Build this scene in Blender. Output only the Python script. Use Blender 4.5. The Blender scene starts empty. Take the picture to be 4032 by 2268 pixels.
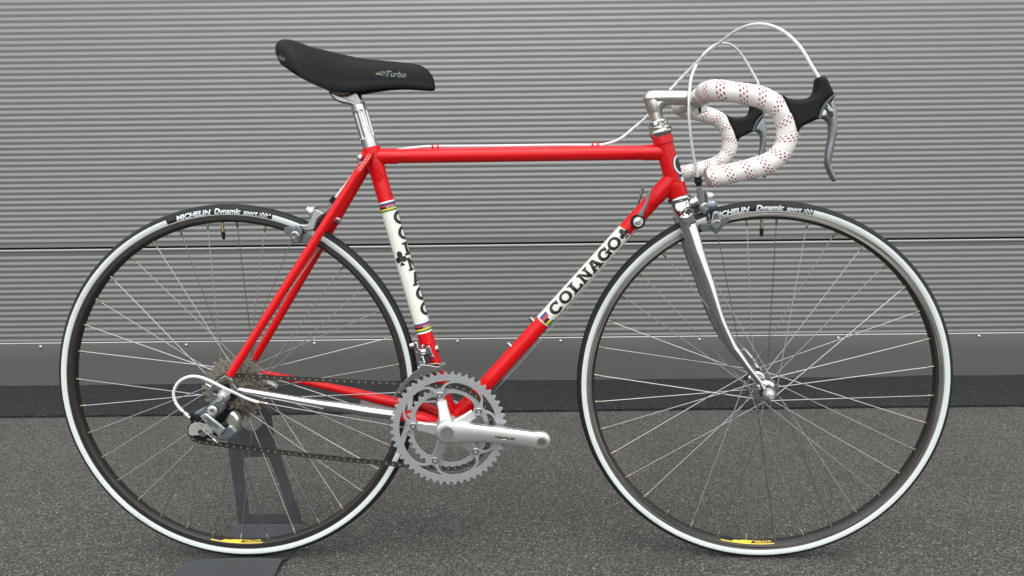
import bpy, bmesh, math, random
from mathutils import Vector, Matrix
from mathutils.bvhtree import BVHTree
random.seed(7)
PI = math.pi
V = Vector
S = bpy.context.scene
COL = S.collection

# ------------------------------------------------------------------ camera
CAM_POS = V((0.5392, -1.3688, 0.7069))
CAM_ROT = Matrix(((0.99971661, 0.02090632, -0.01138493),
                  (-0.00837763, -0.13867842, -0.99030203),
                  (-0.02228242, 0.99011677, -0.13846397)))   # rows: right, down, forward
FOC = 3014.38                                                # focal length in pixels of a 4032 wide frame
cd = bpy.data.cameras.new('camera')
cam = bpy.data.objects.new('camera', cd)
COL.objects.link(cam)
cd.sensor_width = 36.0
cd.lens = FOC / 4032 * 36.0
cd.clip_start = 0.05
cd.clip_end = 400
cam.matrix_world = Matrix.Translation(CAM_POS) @ Matrix((CAM_ROT[0], -CAM_ROT[1], -CAM_ROT[2])).transposed().to_4x4()
S.camera = cam

# ------------------------------------------------------------------ sky, sun, exposure
SUN_EL, SUN_AZ = math.radians(62), math.radians(178)        # azimuth: clockwise from +Y
w = bpy.data.worlds.new('World')
S.world = w
w.use_nodes = True
nt = w.node_tree
nt.nodes.clear()
out = nt.nodes.new('ShaderNodeOutputWorld')
bg = nt.nodes.new('ShaderNodeBackground')
sky = nt.nodes.new('ShaderNodeTexSky')
sky.sky_type = 'NISHITA'
sky.sun_disc = False
sky.sun_elevation = SUN_EL
sky.sun_rotation = SUN_AZ
sky.air_density = 2.0
sky.dust_density = 1.5
sky.ozone_density = 1.0
hsv = nt.nodes.new('ShaderNodeHueSaturation')
hsv.inputs['Saturation'].default_value = 0.16
nt.links.new(sky.outputs[0], hsv.inputs['Color'])
nt.links.new(hsv.outputs[0], bg.inputs[0])
nt.links.new(bg.outputs[0], out.inputs[0])
bg.inputs[1].default_value = 0.15
sd = bpy.data.lights.new('sun', 'SUN')
sd.energy = 0.6
sd.angle = math.radians(60)
sd.color = (1.0, 0.975, 0.94)
sun = bpy.data.objects.new('sun', sd)
COL.objects.link(sun)
sdir = V((math.sin(SUN_AZ) * math.cos(SUN_EL), math.cos(SUN_AZ) * math.cos(SUN_EL), math.sin(SUN_EL)))
sun.rotation_euler = sdir.to_track_quat('Z', 'Y').to_euler()
S.view_settings.view_transform = 'Standard'
S.view_settings.look = 'None'
S.view_settings.exposure = 0.9
S.view_settings.gamma = 1.0
S.view_settings.use_curve_mapping = False

# ------------------------------------------------------------------ from a pixel of the photograph to a point on a real plane
def ray(x, y):
    return CAM_ROT.transposed() @ V(((x - 2016) / FOC, (y - 1134) / FOC, 1))
def on(x, y, n, c):
    d = ray(x, y)
    return CAM_POS + d * ((c - n.dot(CAM_POS)) / n.dot(d))
def zoom(x0, y0, s):
    """points read in an enlarged crop, put on the plane Y = const of the bicycle"""
    return lambda x, y, Y=0.0: on(x0 + x / s, y0 + y / s, V((0, 1, 0)), Y)
Apx = zoom(0, 0, 1)
# the front end is steered a little towards the camera: its own symmetry plane
HEAD_T, HEAD_B = V((0.7735, 0, 0.7816)), V((0.8044, 0, 0.6769))
HAX = (HEAD_B - HEAD_T).normalized()
ST = math.radians(3.35)
SN = V((0, math.cos(ST), 0)) + math.sin(ST) * V((-HAX.z, 0, HAX.x))
SN.normalize()
def zoomf(x0, y0, s):
    return lambda x, y, d=0.0: on(x0 + x / s, y0 + y / s, SN, SN.dot(HEAD_T) + d)
def mirf(p):
    return p - 2 * (SN.dot(p - HEAD_T)) * SN
def mirY(p):
    return V((p.x, -p.y, p.z))

# ------------------------------------------------------------------ materials
def mat(name, col, rough=0.5, metal=0.0, coat=0.0, spec=0.5, noise=None, bump=None, coatr=0.08):
    m = bpy.data.materials.new(name)
    m.use_nodes = True
    n = m.node_tree.nodes
    L = m.node_tree.links
    p = n['Principled BSDF']
    p.inputs['Base Color'].default_value = (*col, 1)
    p.inputs['Roughness'].default_value = rough
    p.inputs['Metallic'].default_value = metal
    p.inputs['Coat Weight'].default_value = coat
    p.inputs['Coat Roughness'].default_value = coatr
    p.inputs['Specular IOR Level'].default_value = spec
    tc = n.new('ShaderNodeTexCoord')
    if noise:                                   # (scale, second colour, amount, rough change)
        sc, c2, amt, dr = noise
        t = n.new('ShaderNodeTexNoise')
        t.inputs['Scale'].default_value = sc
        t.inputs['Detail'].default_value = 6
        t.inputs['Roughness'].default_value = 0.65
        L.new(tc.outputs['Object'], t.inputs['Vector'])
        r = n.new('ShaderNodeMapRange')
        r.inputs[1].default_value = 0.5 - amt
        r.inputs[2].default_value = 0.5 + amt
        L.new(t.outputs['Fac'], r.inputs[0])
        mx = n.new('ShaderNodeMix')
        mx.data_type = 'RGBA'
        mx.inputs[6].default_value = (*col, 1)
        mx.inputs[7].default_value = (*c2, 1)
        L.new(r.outputs[0], mx.inputs[0])
        L.new(mx.outputs[2], p.inputs['Base Color'])
        if dr:
            r2 = n.new('ShaderNodeMapRange')
            r2.inputs[3].default_value = max(0.02, rough - dr)
            r2.inputs[4].default_value = rough + dr
            L.new(t.outputs['Fac'], r2.inputs[0])
            L.new(r2.outputs[0], p.inputs['Roughness'])
    if bump:                                    # (scale, strength, distance)
        t = n.new('ShaderNodeTexNoise')
        t.inputs['Scale'].default_value = bump[0]
        t.inputs['Detail'].default_value = 4
        L.new(tc.outputs['Object'], t.inputs['Vector'])
        b = n.new('ShaderNodeBump')
        b.inputs['Strength'].default_value = bump[1]
        b.inputs['Distance'].default_value = bump[2]
        L.new(t.outputs['Fac'], b.inputs['Height'])
        L.new(b.outputs[0], p.inputs['Normal'])
    return m

M = {}
M['red'] = mat('red_paint', (0.66, 0.003, 0.007), 0.36, 0, 0.22, 0.25, noise=(60, (0.60, 0.003, 0.006), 0.3, 0.03))
def chips(m, col, lo, hi, scale):
    """sparse chips and scuffs through the paint"""
    n, L = m.node_tree.nodes, m.node_tree.links
    p = n['Principled BSDF']
    src = p.inputs['Base Color'].links[0].from_socket
    tc = n.new('ShaderNodeTexCoord')
    t = n.new('ShaderNodeTexNoise')
    t.inputs['Scale'].default_value = scale
    t.inputs['Detail'].default_value = 3
    L.new(tc.outputs['Object'], t.inputs['Vector'])
    r = n.new('ShaderNodeMapRange')
    r.inputs[1].default_value = lo
    r.inputs[2].default_value = hi
    L.new(t.outputs['Fac'], r.inputs[0])
    mx = n.new('ShaderNodeMix')
    mx.data_type = 'RGBA'
    L.new(r.outputs[0], mx.inputs[0])
    L.new(src, mx.inputs[6])
    mx.inputs[7].default_value = (*col, 1)
    L.new(mx.outputs[2], p.inputs['Base Color'])
chips(M['red'], (0.10, 0.01, 0.012), .735, .76, 75)
M['cream'] = mat('cream_paint', (0.80, 0.81, 0.73), 0.3, 0, 0.8, noise=(90, (0.76, 0.77, 0.69), 0.25, 0))
chips(M['cream'], (0.35, 0.34, 0.30), .735, .76, 75)
M['ink'] = mat('black_print', (0.012, 0.012, 0.013), 0.35)
M['whiteprint'] = mat('white_print', (0.72, 0.78, 0.80), 0.5)
M['stampwhite'] = mat('white_stamp', (0.75, 0.42, 0.40), 0.5)
M['silverprint'] = mat('silver_print', (0.15, 0.17, 0.17), 0.5)
M['blue'] = mat('blue_print', (0.035, 0.04, 0.22), 0.35)
M['redprint'] = mat('red_print', (0.50, 0.05, 0.04), 0.35)
M['yellow'] = mat('yellow_print', (0.80, 0.58, 0.05), 0.4)
M['green'] = mat('green_print', (0.02, 0.17, 0.025), 0.4)
M['gold'] = mat('gold_line', (0.35, 0.26, 0.08), 0.4)
M['chrome'] = mat('chrome', (0.56, 0.56, 0.575), 0.045, 1.0)
M['chromeworn'] = mat('worn_chrome', (0.64, 0.63, 0.62), 0.14, 1.0, noise=(120, (0.50, 0.49, 0.48), 0.25, 0.03))
M['alloy'] = mat('polished_alloy', (0.70, 0.69, 0.655), 0.30, 1.0, noise=(60, (0.67, 0.66, 0.625), 0.3, 0))
M['post'] = mat('scratched_alloy', (0.68, 0.68, 0.67), 0.25, 1.0, noise=(150, (0.48, 0.48, 0.48), 0.22, 0.05))
M['satin'] = mat('satin_alloy', (0.64, 0.64, 0.635), 0.36, 0.85, noise=(80, (0.60, 0.60, 0.595), 0.3, 0.02))
M['ring'] = mat('anodised_alloy', (0.42, 0.435, 0.45), 0.40, 0.55, noise=(60, (0.395, 0.41, 0.425), 0.3, 0.02))
M['grey'] = mat('grey_lacquer', (0.22, 0.245, 0.265), 0.32, 0.75, 0.3, noise=(150, (0.19, 0.21, 0.23), 0.3, 0.04))
M['greylight'] = mat('silver_lacquer', (0.42, 0.44, 0.46), 0.33, 0.8, 0.2)
M['darkgrey'] = mat('dark_grey_resin', (0.10, 0.115, 0.12), 0.45, 0.2)
M['paleresin'] = mat('pale_grey_resin', (0.40, 0.40, 0.38), 0.5, 0.2)
M['rubber'] = mat('black_rubber', (0.008, 0.008, 0.009), 0.62, 0, 0, 0.16, noise=(300, (0.014, 0.014, 0.015), 0.3, 0.05), bump=(1500, 0.15, 0.0005))
M['saddle'] = mat('black_saddle_cover', (0.006, 0.0065, 0.008), 0.52, 0, 0, 0.17, noise=(45, (0.009, 0.0095, 0.011), 0.25, 0.07), bump=(2500, 0.12, 0.0004))
M['tread'] = mat('tyre_tread', (0.011, 0.0115, 0.014), 0.62, 0, 0, 0.3, noise=(130, (0.019, 0.0195, 0.022), 0.25, 0.05), bump=(1200, 0.2, 0.0006))
M['sidewall'] = mat('white_sidewall', (0.66, 0.71, 0.72), 0.55, noise=(35, (0.62, 0.66, 0.65), 0.25, 0), bump=(1800, 0.12, 0.0004))
M['bead'] = mat('tyre_bead', (0.50, 0.51, 0.44), 0.6)
M['label'] = mat('tyre_label', (0.008, 0.009, 0.012), 0.45)
M['rimdark'] = mat('dark_anodised_rim', (0.030, 0.029, 0.027), 0.42, 0.5, noise=(80, (0.040, 0.038, 0.035), 0.3, 0.05))
M['nipple'] = mat('brass_nipple', (0.33, 0.29, 0.23), 0.35, 1.0)
M['spoke'] = mat('steel_spoke', (0.36, 0.36, 0.355), 0.32, 1.0)
M['cassette'] = mat('worn_sprocket_steel', (0.27, 0.245, 0.205), 0.42, 0.45, noise=(90, (0.20, 0.18, 0.15), 0.25, 0.08))
M['chain'] = mat('oily_chain_steel', (0.115, 0.105, 0.095), 0.38, 0.8, noise=(400, (0.055, 0.05, 0.045), 0.25, 0.08))
M['pin'] = mat('chain_pin_steel', (0.24, 0.22, 0.20), 0.35, 0.9)
M['darksteel'] = mat('dark_steel', (0.05, 0.05, 0.05), 0.4, 0.6)
M['cable'] = mat('white_cable_housing', (0.74, 0.74, 0.79), 0.32, 0, 0.2)
M['brass'] = mat('brass_ferrule', (0.33, 0.28, 0.17), 0.35, 1.0)
M['stand'] = mat('grey_powder_coat', (0.050, 0.054, 0.060), 0.34, 0.15, noise=(18, (0.070, 0.074, 0.080), 0.22, 0.06))
M['leverplate'] = mat('black_name_plate', (0.012, 0.012, 0.013), 0.4)
M['wire'] = mat('bare_cable_wire', (0.30, 0.31, 0.31), 0.35, 1.0)
M['headalloy'] = mat('dull_forged_alloy', (0.36, 0.37, 0.385), 0.25, 1.0, noise=(90, (0.28, 0.285, 0.30), 0.25, 0.05))
M['clampdark'] = mat('brown_oxidised_steel', (0.10, 0.085, 0.07), 0.4, 0.6)
M['capgrey'] = mat('grey_cap', (0.16, 0.165, 0.17), 0.45, 0.3)
M['rail'] = mat('steel_rail', (0.5, 0.49, 0.47), 0.3, 1.0)

def rim_track(name):
    """brake track with rings of wear: dark anodising with bare metal showing through"""
    m = mat(name, (0.05, 0.05, 0.05), 0.33, 0.9)
    n, L = m.node_tree.nodes, m.node_tree.links
    p = n['Principled BSDF']
    tc = n.new('ShaderNodeTexCoord')
    sp = n.new('ShaderNodeSeparateXYZ')
    L.new(tc.outputs['Object'], sp.inputs[0])
    cb = n.new('ShaderNodeCombineXYZ')
    L.new(sp.outputs[0], cb.inputs[0])
    L.new(sp.outputs[2], cb.inputs[1])
    ln = n.new('ShaderNodeVectorMath')
    ln.operation = 'LENGTH'
    L.new(cb.outputs[0], ln.inputs[0])
    c2 = n.new('ShaderNodeCombineXYZ')
    mu = n.new('ShaderNodeMath')
    mu.operation = 'MULTIPLY'
    mu.inputs[1].default_value = 650
    L.new(ln.outputs['Value'], mu.inputs[0])
    L.new(mu.outputs[0], c2.inputs[0])
    a2 = n.new('ShaderNodeMath')
    a2.operation = 'ARCTAN2'
    L.new(sp.outputs[2], a2.inputs[0])
    L.new(sp.outputs[0], a2.inputs[1])
    mu2 = n.new('ShaderNodeMath')
    mu2.operation = 'MULTIPLY'
    mu2.inputs[1].default_value = 1.6
    L.new(a2.outputs[0], mu2.inputs[0])
    L.new(mu2.outputs[0], c2.inputs[1])
    t = n.new('ShaderNodeTexNoise')
    t.inputs['Scale'].default_value = 1.0
    t.inputs['Detail'].default_value = 3
    L.new(c2.outputs[0], t.inputs['Vector'])
    r = n.new('ShaderNodeMapRange')
    r.inputs[1].default_value = 0.38
    r.inputs[2].default_value = 0.60
    L.new(t.outputs['Fac'], r.inputs[0])
    mx = n.new('ShaderNodeMix')
    mx.data_type = 'RGBA'
    mx.inputs[6].default_value = (0.075, 0.072, 0.068, 1)
    mx.inputs[7].default_value = (0.50, 0.49, 0.47, 1)
    L.new(r.outputs[0], mx.inputs[0])
    L.new(mx.outputs[2], p.inputs['Base Color'])
    return m
M['track'] = rim_track('worn_brake_track')

def tape_mat():
    m = mat('perforated_bar_tape', (0.80, 0.775, 0.765), 0.5, bump=(700, 0.12, 0.0005))
    n, L = m.node_tree.nodes, m.node_tree.links
    p = n['Principled BSDF']
    uv = n.new('ShaderNodeUVMap')
    sp = n.new('ShaderNodeSeparateXYZ')
    L.new(uv.outputs[0], sp.inputs[0])
    def mth(op, a, b=None):
        k = n.new('ShaderNodeMath')
        k.operation = op
        for i, q in enumerate((a, b)):
            if q is None:
                continue
            if isinstance(q, (int, float)):
                k.inputs[i].default_value = q
            else:
                L.new(q, k.inputs[i])
        return k.outputs[0]
    fu = mth('FRACT', sp.outputs[0])
    NC = 6.2
    cu = mth('MULTIPLY', fu, NC)
    col = mth('FLOOR', cu)
    lu = mth('SUBTRACT', mth('FRACT', cu), 0.5)
    off = mth('MULTIPLY', mth('MODULO', col, 2.0), 0.5)
    lv = mth('SUBTRACT', mth('FRACT', mth('ADD', mth('MULTIPLY', sp.outputs[1], 13.0), off)), 0.5)
    d = mth('ADD', mth('POWER', mth('ABSOLUTE', mth('DIVIDE', lu, 0.29)), 2.0), mth('POWER', mth('ABSOLUTE', mth('DIVIDE', lv, 0.25)), 2.0))
    inside = mth('LESS_THAN', d, 1.0)
    band = mth('MULTIPLY', mth('LESS_THAN', col, 2.5), inside)
    tcx = n.new('ShaderNodeTexCoord')
    gz = n.new('ShaderNodeTexNoise')
    gz.inputs['Scale'].default_value = 26
    gz.inputs['Detail'].default_value = 5
    L.new(tcx.outputs['Object'], gz.inputs['Vector'])
    gr = n.new('ShaderNodeMapRange')
    gr.inputs[1].default_value = .40
    gr.inputs[2].default_value = .72
    L.new(gz.outputs['Fac'], gr.inputs[0])
    gm = n.new('ShaderNodeMix')
    gm.data_type = 'RGBA'
    gm.inputs[6].default_value = (0.80, 0.775, 0.765, 1)
    gm.inputs[7].default_value = (0.70, 0.66, 0.64, 1)
    L.new(gr.outputs[0], gm.inputs[0])
    mx = n.new('ShaderNodeMix')
    mx.data_type = 'RGBA'
    mx.inputs[6].default_value = (0.80, 0.775, 0.765, 1)
    mx.inputs[7].default_value = (0.28, 0.02, 0.035, 1)
    L.new(band, mx.inputs[0])
    L.new(gm.outputs[2], mx.inputs[6])
    L.new(mx.outputs[2], p.inputs['Base Color'])
    return m
M['tape'] = tape_mat()

def asphalt(name, dark, mid, stone, scale, bumpd, stones=0.5):
    m = mat(name, mid, 0.85)
    n, L = m.node_tree.nodes, m.node_tree.links
    p = n['Principled BSDF']
    p.inputs['Specular IOR Level'].default_value = 0.35
    tc = n.new('ShaderNodeTexCoord')
    vo = n.new('ShaderNodeTexVoronoi')
    vo.inputs['Scale'].default_value = scale
    L.new(tc.outputs['Object'], vo.inputs['Vector'])
    vcol = n.new('ShaderNodeSeparateColor')
    L.new(vo.outputs['Color'], vcol.inputs[0])
    nz = n.new('ShaderNodeTexNoise')
    nz.inputs['Scale'].default_value = scale * 0.9
    nz.inputs['Detail'].default_value = 5
    nz.inputs['Roughness'].default_value = 0.75
    L.new(tc.outputs['Object'], nz.inputs['Vector'])
    big = n.new('ShaderNodeTexNoise')
    big.inputs['Scale'].default_value = 3.0
    big.inputs['Detail'].default_value = 6
    L.new(tc.outputs['Object'], big.inputs['Vector'])
    cr = n.new('ShaderNodeValToRGB')
    e = cr.color_ramp.elements
    e[0].position = 0.36
    e[0].color = (*dark, 1)
    e[1].position = 0.64
    e[1].color = (*mid, 1)
    L.new(nz.outputs['Fac'], cr.inputs[0])
    cr2 = n.new('ShaderNodeValToRGB')
    e2 = cr2.color_ramp.elements
    e2[0].position = stones
    e2[0].color = (0, 0, 0, 1)
    e2[1].position = 1.0
    e2[1].color = (1, 1, 1, 1)
    L.new(vcol.outputs[0], cr2.inputs[0])
    mx = n.new('ShaderNodeMix')
    mx.data_type = 'RGBA'
    L.new(cr2.outputs[0], mx.inputs[0])
    L.new(cr.outputs[0], mx.inputs[6])
    mx.inputs[7].default_value = (*stone, 1)
    # rare pale chips
    v3 = n.new('ShaderNodeTexVoronoi')
    v3.inputs['Scale'].default_value = scale * 0.55
    L.new(tc.outputs['Object'], v3.inputs['Vector'])
    s3 = n.new('ShaderNodeSeparateColor')
    L.new(v3.outputs['Color'], s3.inputs[0])
    g3 = n.new('ShaderNodeMath')
    g3.operation = 'GREATER_THAN'
    g3.inputs[1].default_value = 0.978
    L.new(s3.outputs[1], g3.inputs[0])
    l3 = n.new('ShaderNodeMath')
    l3.operation = 'LESS_THAN'
    l3.inputs[1].default_value = 0.34
    L.new(v3.outputs['Distance'], l3.inputs[0])
    mm = n.new('ShaderNodeMath')
    mm.operation = 'MULTIPLY'
    L.new(g3.outputs[0], mm.inputs[0])
    L.new(l3.outputs[0], mm.inputs[1])
    mx3 = n.new('ShaderNodeMix')
    mx3.data_type = 'RGBA'
    L.new(mm.outputs[0], mx3.inputs[0])
    L.new(mx.outputs[2], mx3.inputs[6])
    mx3.inputs[7].default_value = (stone[0] * 2.2, stone[1] * 2.2, stone[2] * 2.2, 1)
    # broad patches
    br = n.new('ShaderNodeMapRange')
    br.inputs[1].default_value = 0.3
    br.inputs[2].default_value = 0.7
    br.inputs[3].default_value = 0.90
    br.inputs[4].default_value = 1.10
    L.new(big.outputs['Fac'], br.inputs[0])
    ml = n.new('ShaderNodeMix')
    ml.data_type = 'RGBA'
    ml.blend_type = 'MULTIPLY'
    ml.inputs[0].default_value = 1.0
    L.new(mx3.outputs[2], ml.inputs[6])
    L.new(br.outputs[0], ml.inputs[7])
    L.new(ml.outputs[2], p.inputs['Base Color'])
    ad = n.new('ShaderNodeMath')
    ad.operation = 'ADD'
    L.new(vo.outputs['Distance'], ad.inputs[0])
    L.new(nz.outputs['Fac'], ad.inputs[1])
    bp = n.new('ShaderNodeBump')
    bp.inputs['Strength'].default_value = 0.9
    bp.inputs['Distance'].default_value = bumpd
    L.new(ad.outputs[0], bp.inputs['Height'])
    L.new(bp.outputs[0], p.inputs['Normal'])
    return m
M['asphalt'] = asphalt('grey_asphalt', (0.024, 0.0228, 0.0205), (0.083, 0.0785, 0.0705), (0.21, 0.20, 0.182), 430, 0.0015, 0.55)
M['mat'] = asphalt('dark_rubber_granulate', (0.006, 0.0065, 0.0075), (0.021, 0.022, 0.0245), (0.045, 0.046, 0.049), 240, 0.003, 0.6)
M['wall'] = mat('grey_metallic_coating', (0.222, 0.223, 0.220), 0.38, 0.60, noise=(4, (0.212, 0.213, 0.210), 0.3, 0.02), bump=(900, 0.05, 0.0002))
M['skirt'] = mat('dark_grey_coated_sheet', (0.112, 0.111, 0.107), 0.50, 0.30, noise=(3, (0.104, 0.103, 0.100), 0.3, 0.03))
M['edge'] = mat('bare_edge_and_glint', (0.56, 0.56, 0.55), 0.5)  # bare skirting edge; also the painted glint on the lower panel's lip
M['seam'] = mat('black_gasket', (0.006, 0.006, 0.006), 0.7)
M['screw'] = mat('galvanised_screw', (0.62, 0.62, 0.61), 0.3, 1.0)

# ------------------------------------------------------------------ mesh helpers
class MB:
    def __init__(s):
        s.v, s.f, s.m = [], [], []
    def add(s, vs, fs, mi=0):
        b = len(s.v)
        s.v += [V(q) for q in vs]
        s.f += [tuple(b + i for i in q) for q in fs]
        s.m += [mi] * len(fs)
        return s
    def tube(s, path, r, n=14, cap=True, mi=0, closed=False, up=None, flat=1.0):
        """sweep a circle (or an ellipse: flat scales the direction across 'up') along a path"""
        P = [V(q) for q in path]
        N = len(P)
        rr = r if isinstance(r, (list, tuple)) else [r] * N
        ff = flat if isinstance(flat, (list, tuple)) else [flat] * N
        T = []
        for i in range(N):
            a = P[(i - 1) % N] if (closed or i > 0) else P[i]
            c = P[(i + 1) % N] if (closed or i < N - 1) else P[i]
            T.append((c - a).normalized())
        if up is None:
            up = V((0, 1, 0)) if abs(T[0].y) < 0.9 else V((0, 0, 1))
        u = (up - T[0] * up.dot(T[0])).normalized()
        vs, fs = [], []
        for i in range(N):
            if i:
                u = (u - T[i] * u.dot(T[i])).normalized()
            v = T[i].cross(u)
            for k in range(n):
                a = 2 * PI * k / n
                vs.append(P[i] + (u * math.cos(a) + v * math.sin(a) * ff[i]) * rr[i])
        R = N if closed else N - 1
        for i in range(R):
            j = (i + 1) % N
            for k in range(n):
                l = (k + 1) % n
                fs.append((i * n + k, i * n + l, j * n + l, j * n + k))
        if cap and not closed:
            fs.append(tuple(range(n - 1, -1, -1)))
            fs.append(tuple((N - 1) * n + k for k in range(n)))
        return s.add(vs, fs, mi)
    def lathe(s, o, ax, prof, n=24, mi=0, cap=True, up=None):
        """prof: (distance along the axis, radius[, material])"""
        o, ax = V(o), V(ax).normalized()
        if up is None:
            up = V((0, 0, 1)) if abs(ax.z) < 0.9 else V((1, 0, 0))
        u = (up - ax * up.dot(ax)).normalized()
        v = ax.cross(u)
        vs, fs, ms = [], [], []
        for q in prof:
            for k in range(n):
                a = 2 * PI * k / n
                vs.append(o + ax * q[0] + (u * math.cos(a) + v * math.sin(a)) * q[1])
        for i in range(len(prof) - 1):
            for k in range(n):
                l = (k + 1) % n
                fs.append((i * n + k, i * n + l, (i + 1) * n + l, (i + 1) * n + k))
                ms.append(prof[i][2] if len(prof[i]) > 2 else mi)
        if cap:
            fs.append(tuple(range(n - 1, -1, -1)))
            fs.append(tuple((len(prof) - 1) * n + k for k in range(n)))
            ms += [ms[0], ms[-1]]
        b = len(s.v)
        s.v += vs
        s.f += [tuple(b + i for i in q) for q in fs]
        s.m += ms
        return s
    def prism(s, front, vec, bev=0.0, mi=0):
        """a plate: outline extruded by vec, with a small chamfer on both faces"""
        n = len(front)
        vec = V(vec)
        L = vec.length
        c = sum(front, V()) / n
        if bev > 0:
            d = vec.normalized()
            ins = []
            for i in range(n):
                a, b, e = front[i - 1], front[i], front[(i + 1) % n]
                t = ((b - a).normalized() + (e - b).normalized())
                nn = t.cross(d)
                if nn.length < 1e-6:
                    nn = (c - b)
                nn.normalize()
                ins.append(nn)
            # make sure the normal looks inwards
            area = sum((front[i] - c).cross(front[(i + 1) % n] - c).dot(d) for i in range(n))
            sg = -1 if area > 0 else 1
            r0 = [front[i] + ins[i] * sg * bev for i in range(n)]
            r1 = [front[i] + d * bev for i in range(n)]
            r2 = [front[i] + vec - d * bev for i in range(n)]
            r3 = [front[i] + vec + ins[i] * sg * bev for i in range(n)]
            rings = [r0, r1, r2, r3]
        else:
            rings = [front, [q + vec for q in front]]
        vs = [q for r in rings for q in r]
        fs = []
        for k in range(len(rings) - 1):
            for i in range(n):
                j = (i + 1) % n
                fs.append((k * n + i, k * n + j, (k + 1) * n + j, (k + 1) * n + i))
        fs.append(tuple(range(n - 1, -1, -1)))
        fs.append(tuple((len(rings) - 1) * n + k for k in range(n)))
        return s.add(vs, fs, mi)
    def box(s, c, ex, ey, ez, mi=0):
        c, ex, ey, ez = V(c), V(ex), V(ey), V(ez)
        vs = [c + ex * a + ey * b + ez * d for a in (-1, 1) for b in (-1, 1) for d in (-1, 1)]
        return s.add(vs, [(0, 1, 3, 2), (4, 6, 7, 5), (0, 4, 5, 1), (2, 3, 7, 6), (0, 2, 6, 4), (1, 5, 7, 3)], mi)
    def ball(s, c, r, n=12, mi=0, sc=(1, 1, 1)):
        c = V(c)
        prof = [(-math.cos(PI * i / 8), max(1e-4, math.sin(PI * i / 8))) for i in range(9)]
        t = MB().lathe((0, 0, 0), (0, 0, 1), prof, n)
        return s.add([c + V((q.x * sc[0], q.y * sc[1], q.z * sc[2])) * r for q in t.v], t.f, mi)
    def mesh(s, name, mats, angle=35, smooth=True):
        me = bpy.data.meshes.new(name)
        me.from_pydata([tuple(q) for q in s.v], [], s.f)
        for q in mats:
            me.materials.append(q)
        if len(mats) > 1:
            me.polygons.foreach_set('material_index', s.m)
        finish(me, angle, smooth)
        return me

def finish(me, angle=35, smooth=True):
    bm = bmesh.new()
    bm.from_mesh(me)
    bmesh.ops.recalc_face_normals(bm, faces=bm.faces)
    bm.to_mesh(me)
    bm.free()
    me.polygons.foreach_set('use_smooth', [smooth] * len(me.polygons))
    if smooth:
        me.set_sharp_from_angle(angle=math.radians(angle))
    me.update()

def curve_mesh(loops, depth, bevel=0.0, res=1):
    """flat plate with holes in local xy, centred on z = 0"""
    c = bpy.data.curves.new('plate', 'CURVE')
    c.dimensions = '2D'
    c.fill_mode = 'BOTH'
    c.extrude = max(0.0, depth / 2 - bevel)
    c.bevel_depth = bevel
    c.bevel_resolution = res
    c.offset = -bevel
    for Lp in loops:
        s = c.splines.new('POLY')
        s.points.add(len(Lp) - 1)
        s.use_cyclic_u = True
        for q, pt in zip(Lp, s.points):
            pt.co = (q[0], q[1], 0, 1)
    o = bpy.data.objects.new('plate', c)
    me = bpy.data.meshes.new_from_object(o)
    bpy.data.objects.remove(o)
    bpy.data.curves.remove(c)
    return me
def text_mesh(body, size=1.0, offset=0.0, shear=0.0, space=1.0):
    c = bpy.data.curves.new('words', 'FONT')
    c.body = body
    c.size = size
    c.offset = offset
    c.shear = shear
    c.space_character = space
    c.align_x = 'CENTER'
    c.resolution_u = 4
    o = bpy.data.objects.new('words', c)
    me = bpy.data.meshes.new_from_object(o)
    bpy.data.objects.remove(o)
    bpy.data.curves.remove(c)
    return me
def refine(me, step, axes=(0, 1)):
    bm = bmesh.new()
    bm.from_mesh(me)
    bmesh.ops.remove_doubles(bm, verts=bm.verts, dist=1e-7)
    for ax in axes:
        lo = min(v.co[ax] for v in bm.verts)
        hi = max(v.co[ax] for v in bm.verts)
        n = int((hi - lo) / step)
        for i in range(1, n + 1):
            co = V((0, 0, 0))
            co[ax] = lo + (hi - lo) * i / (n + 1)
            no = V((0, 0, 0))
            no[ax] = 1
            bmesh.ops.bisect_plane(bm, geom=bm.verts[:] + bm.edges[:] + bm.faces[:], plane_co=co, plane_no=no)
    bm.to_mesh(me)
    bm.free()
def warp(me, fn):
    for v in me.vertices:
        v.co = fn(v.co.x, v.co.y, v.co.z)
    me.update()
    return me

# ------------------------------------------------------------------ object helpers
def put(name, me, parent=None, m=None, kind=None, label=None):
    if isinstance(me, MB):
        me = me.mesh(name, m if isinstance(m, (list, tuple)) else [m])
    elif m is not None:
        me.materials.clear()
        for q in (m if isinstance(m, (list, tuple)) else [m]):
            me.materials.append(q)
    me.name = name
    o = bpy.data.objects.new(name, me)
    COL.objects.link(o)
    if parent is not None:
        o.parent = parent
        if parent.get('base'):
            o.location = -V(parent['base'])
    if kind:
        o['kind'] = kind
    if label:
        o['label'] = label
    return o
def group_part(name, parent, label=None, mw=None):
    """a part made of several pieces: an Empty that carries them"""
    o = bpy.data.objects.new(name, None)
    o.empty_display_size = 0.05
    COL.objects.link(o)
    o.parent = parent
    if mw is not None:
        o.matrix_local = Matrix.Translation(-V(parent['base'])) @ mw
    else:
        o.location = -V(parent['base'])
    if label:
        o['label'] = label
    return o
def thing(name, label, cat, loc):
    o = bpy.data.objects.new(name, None)
    o.empty_display_size = 0.1
    COL.objects.link(o)
    o.location = loc
    o['base'] = tuple(loc)
    o['label'] = label
    o['category'] = cat
    return o
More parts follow.
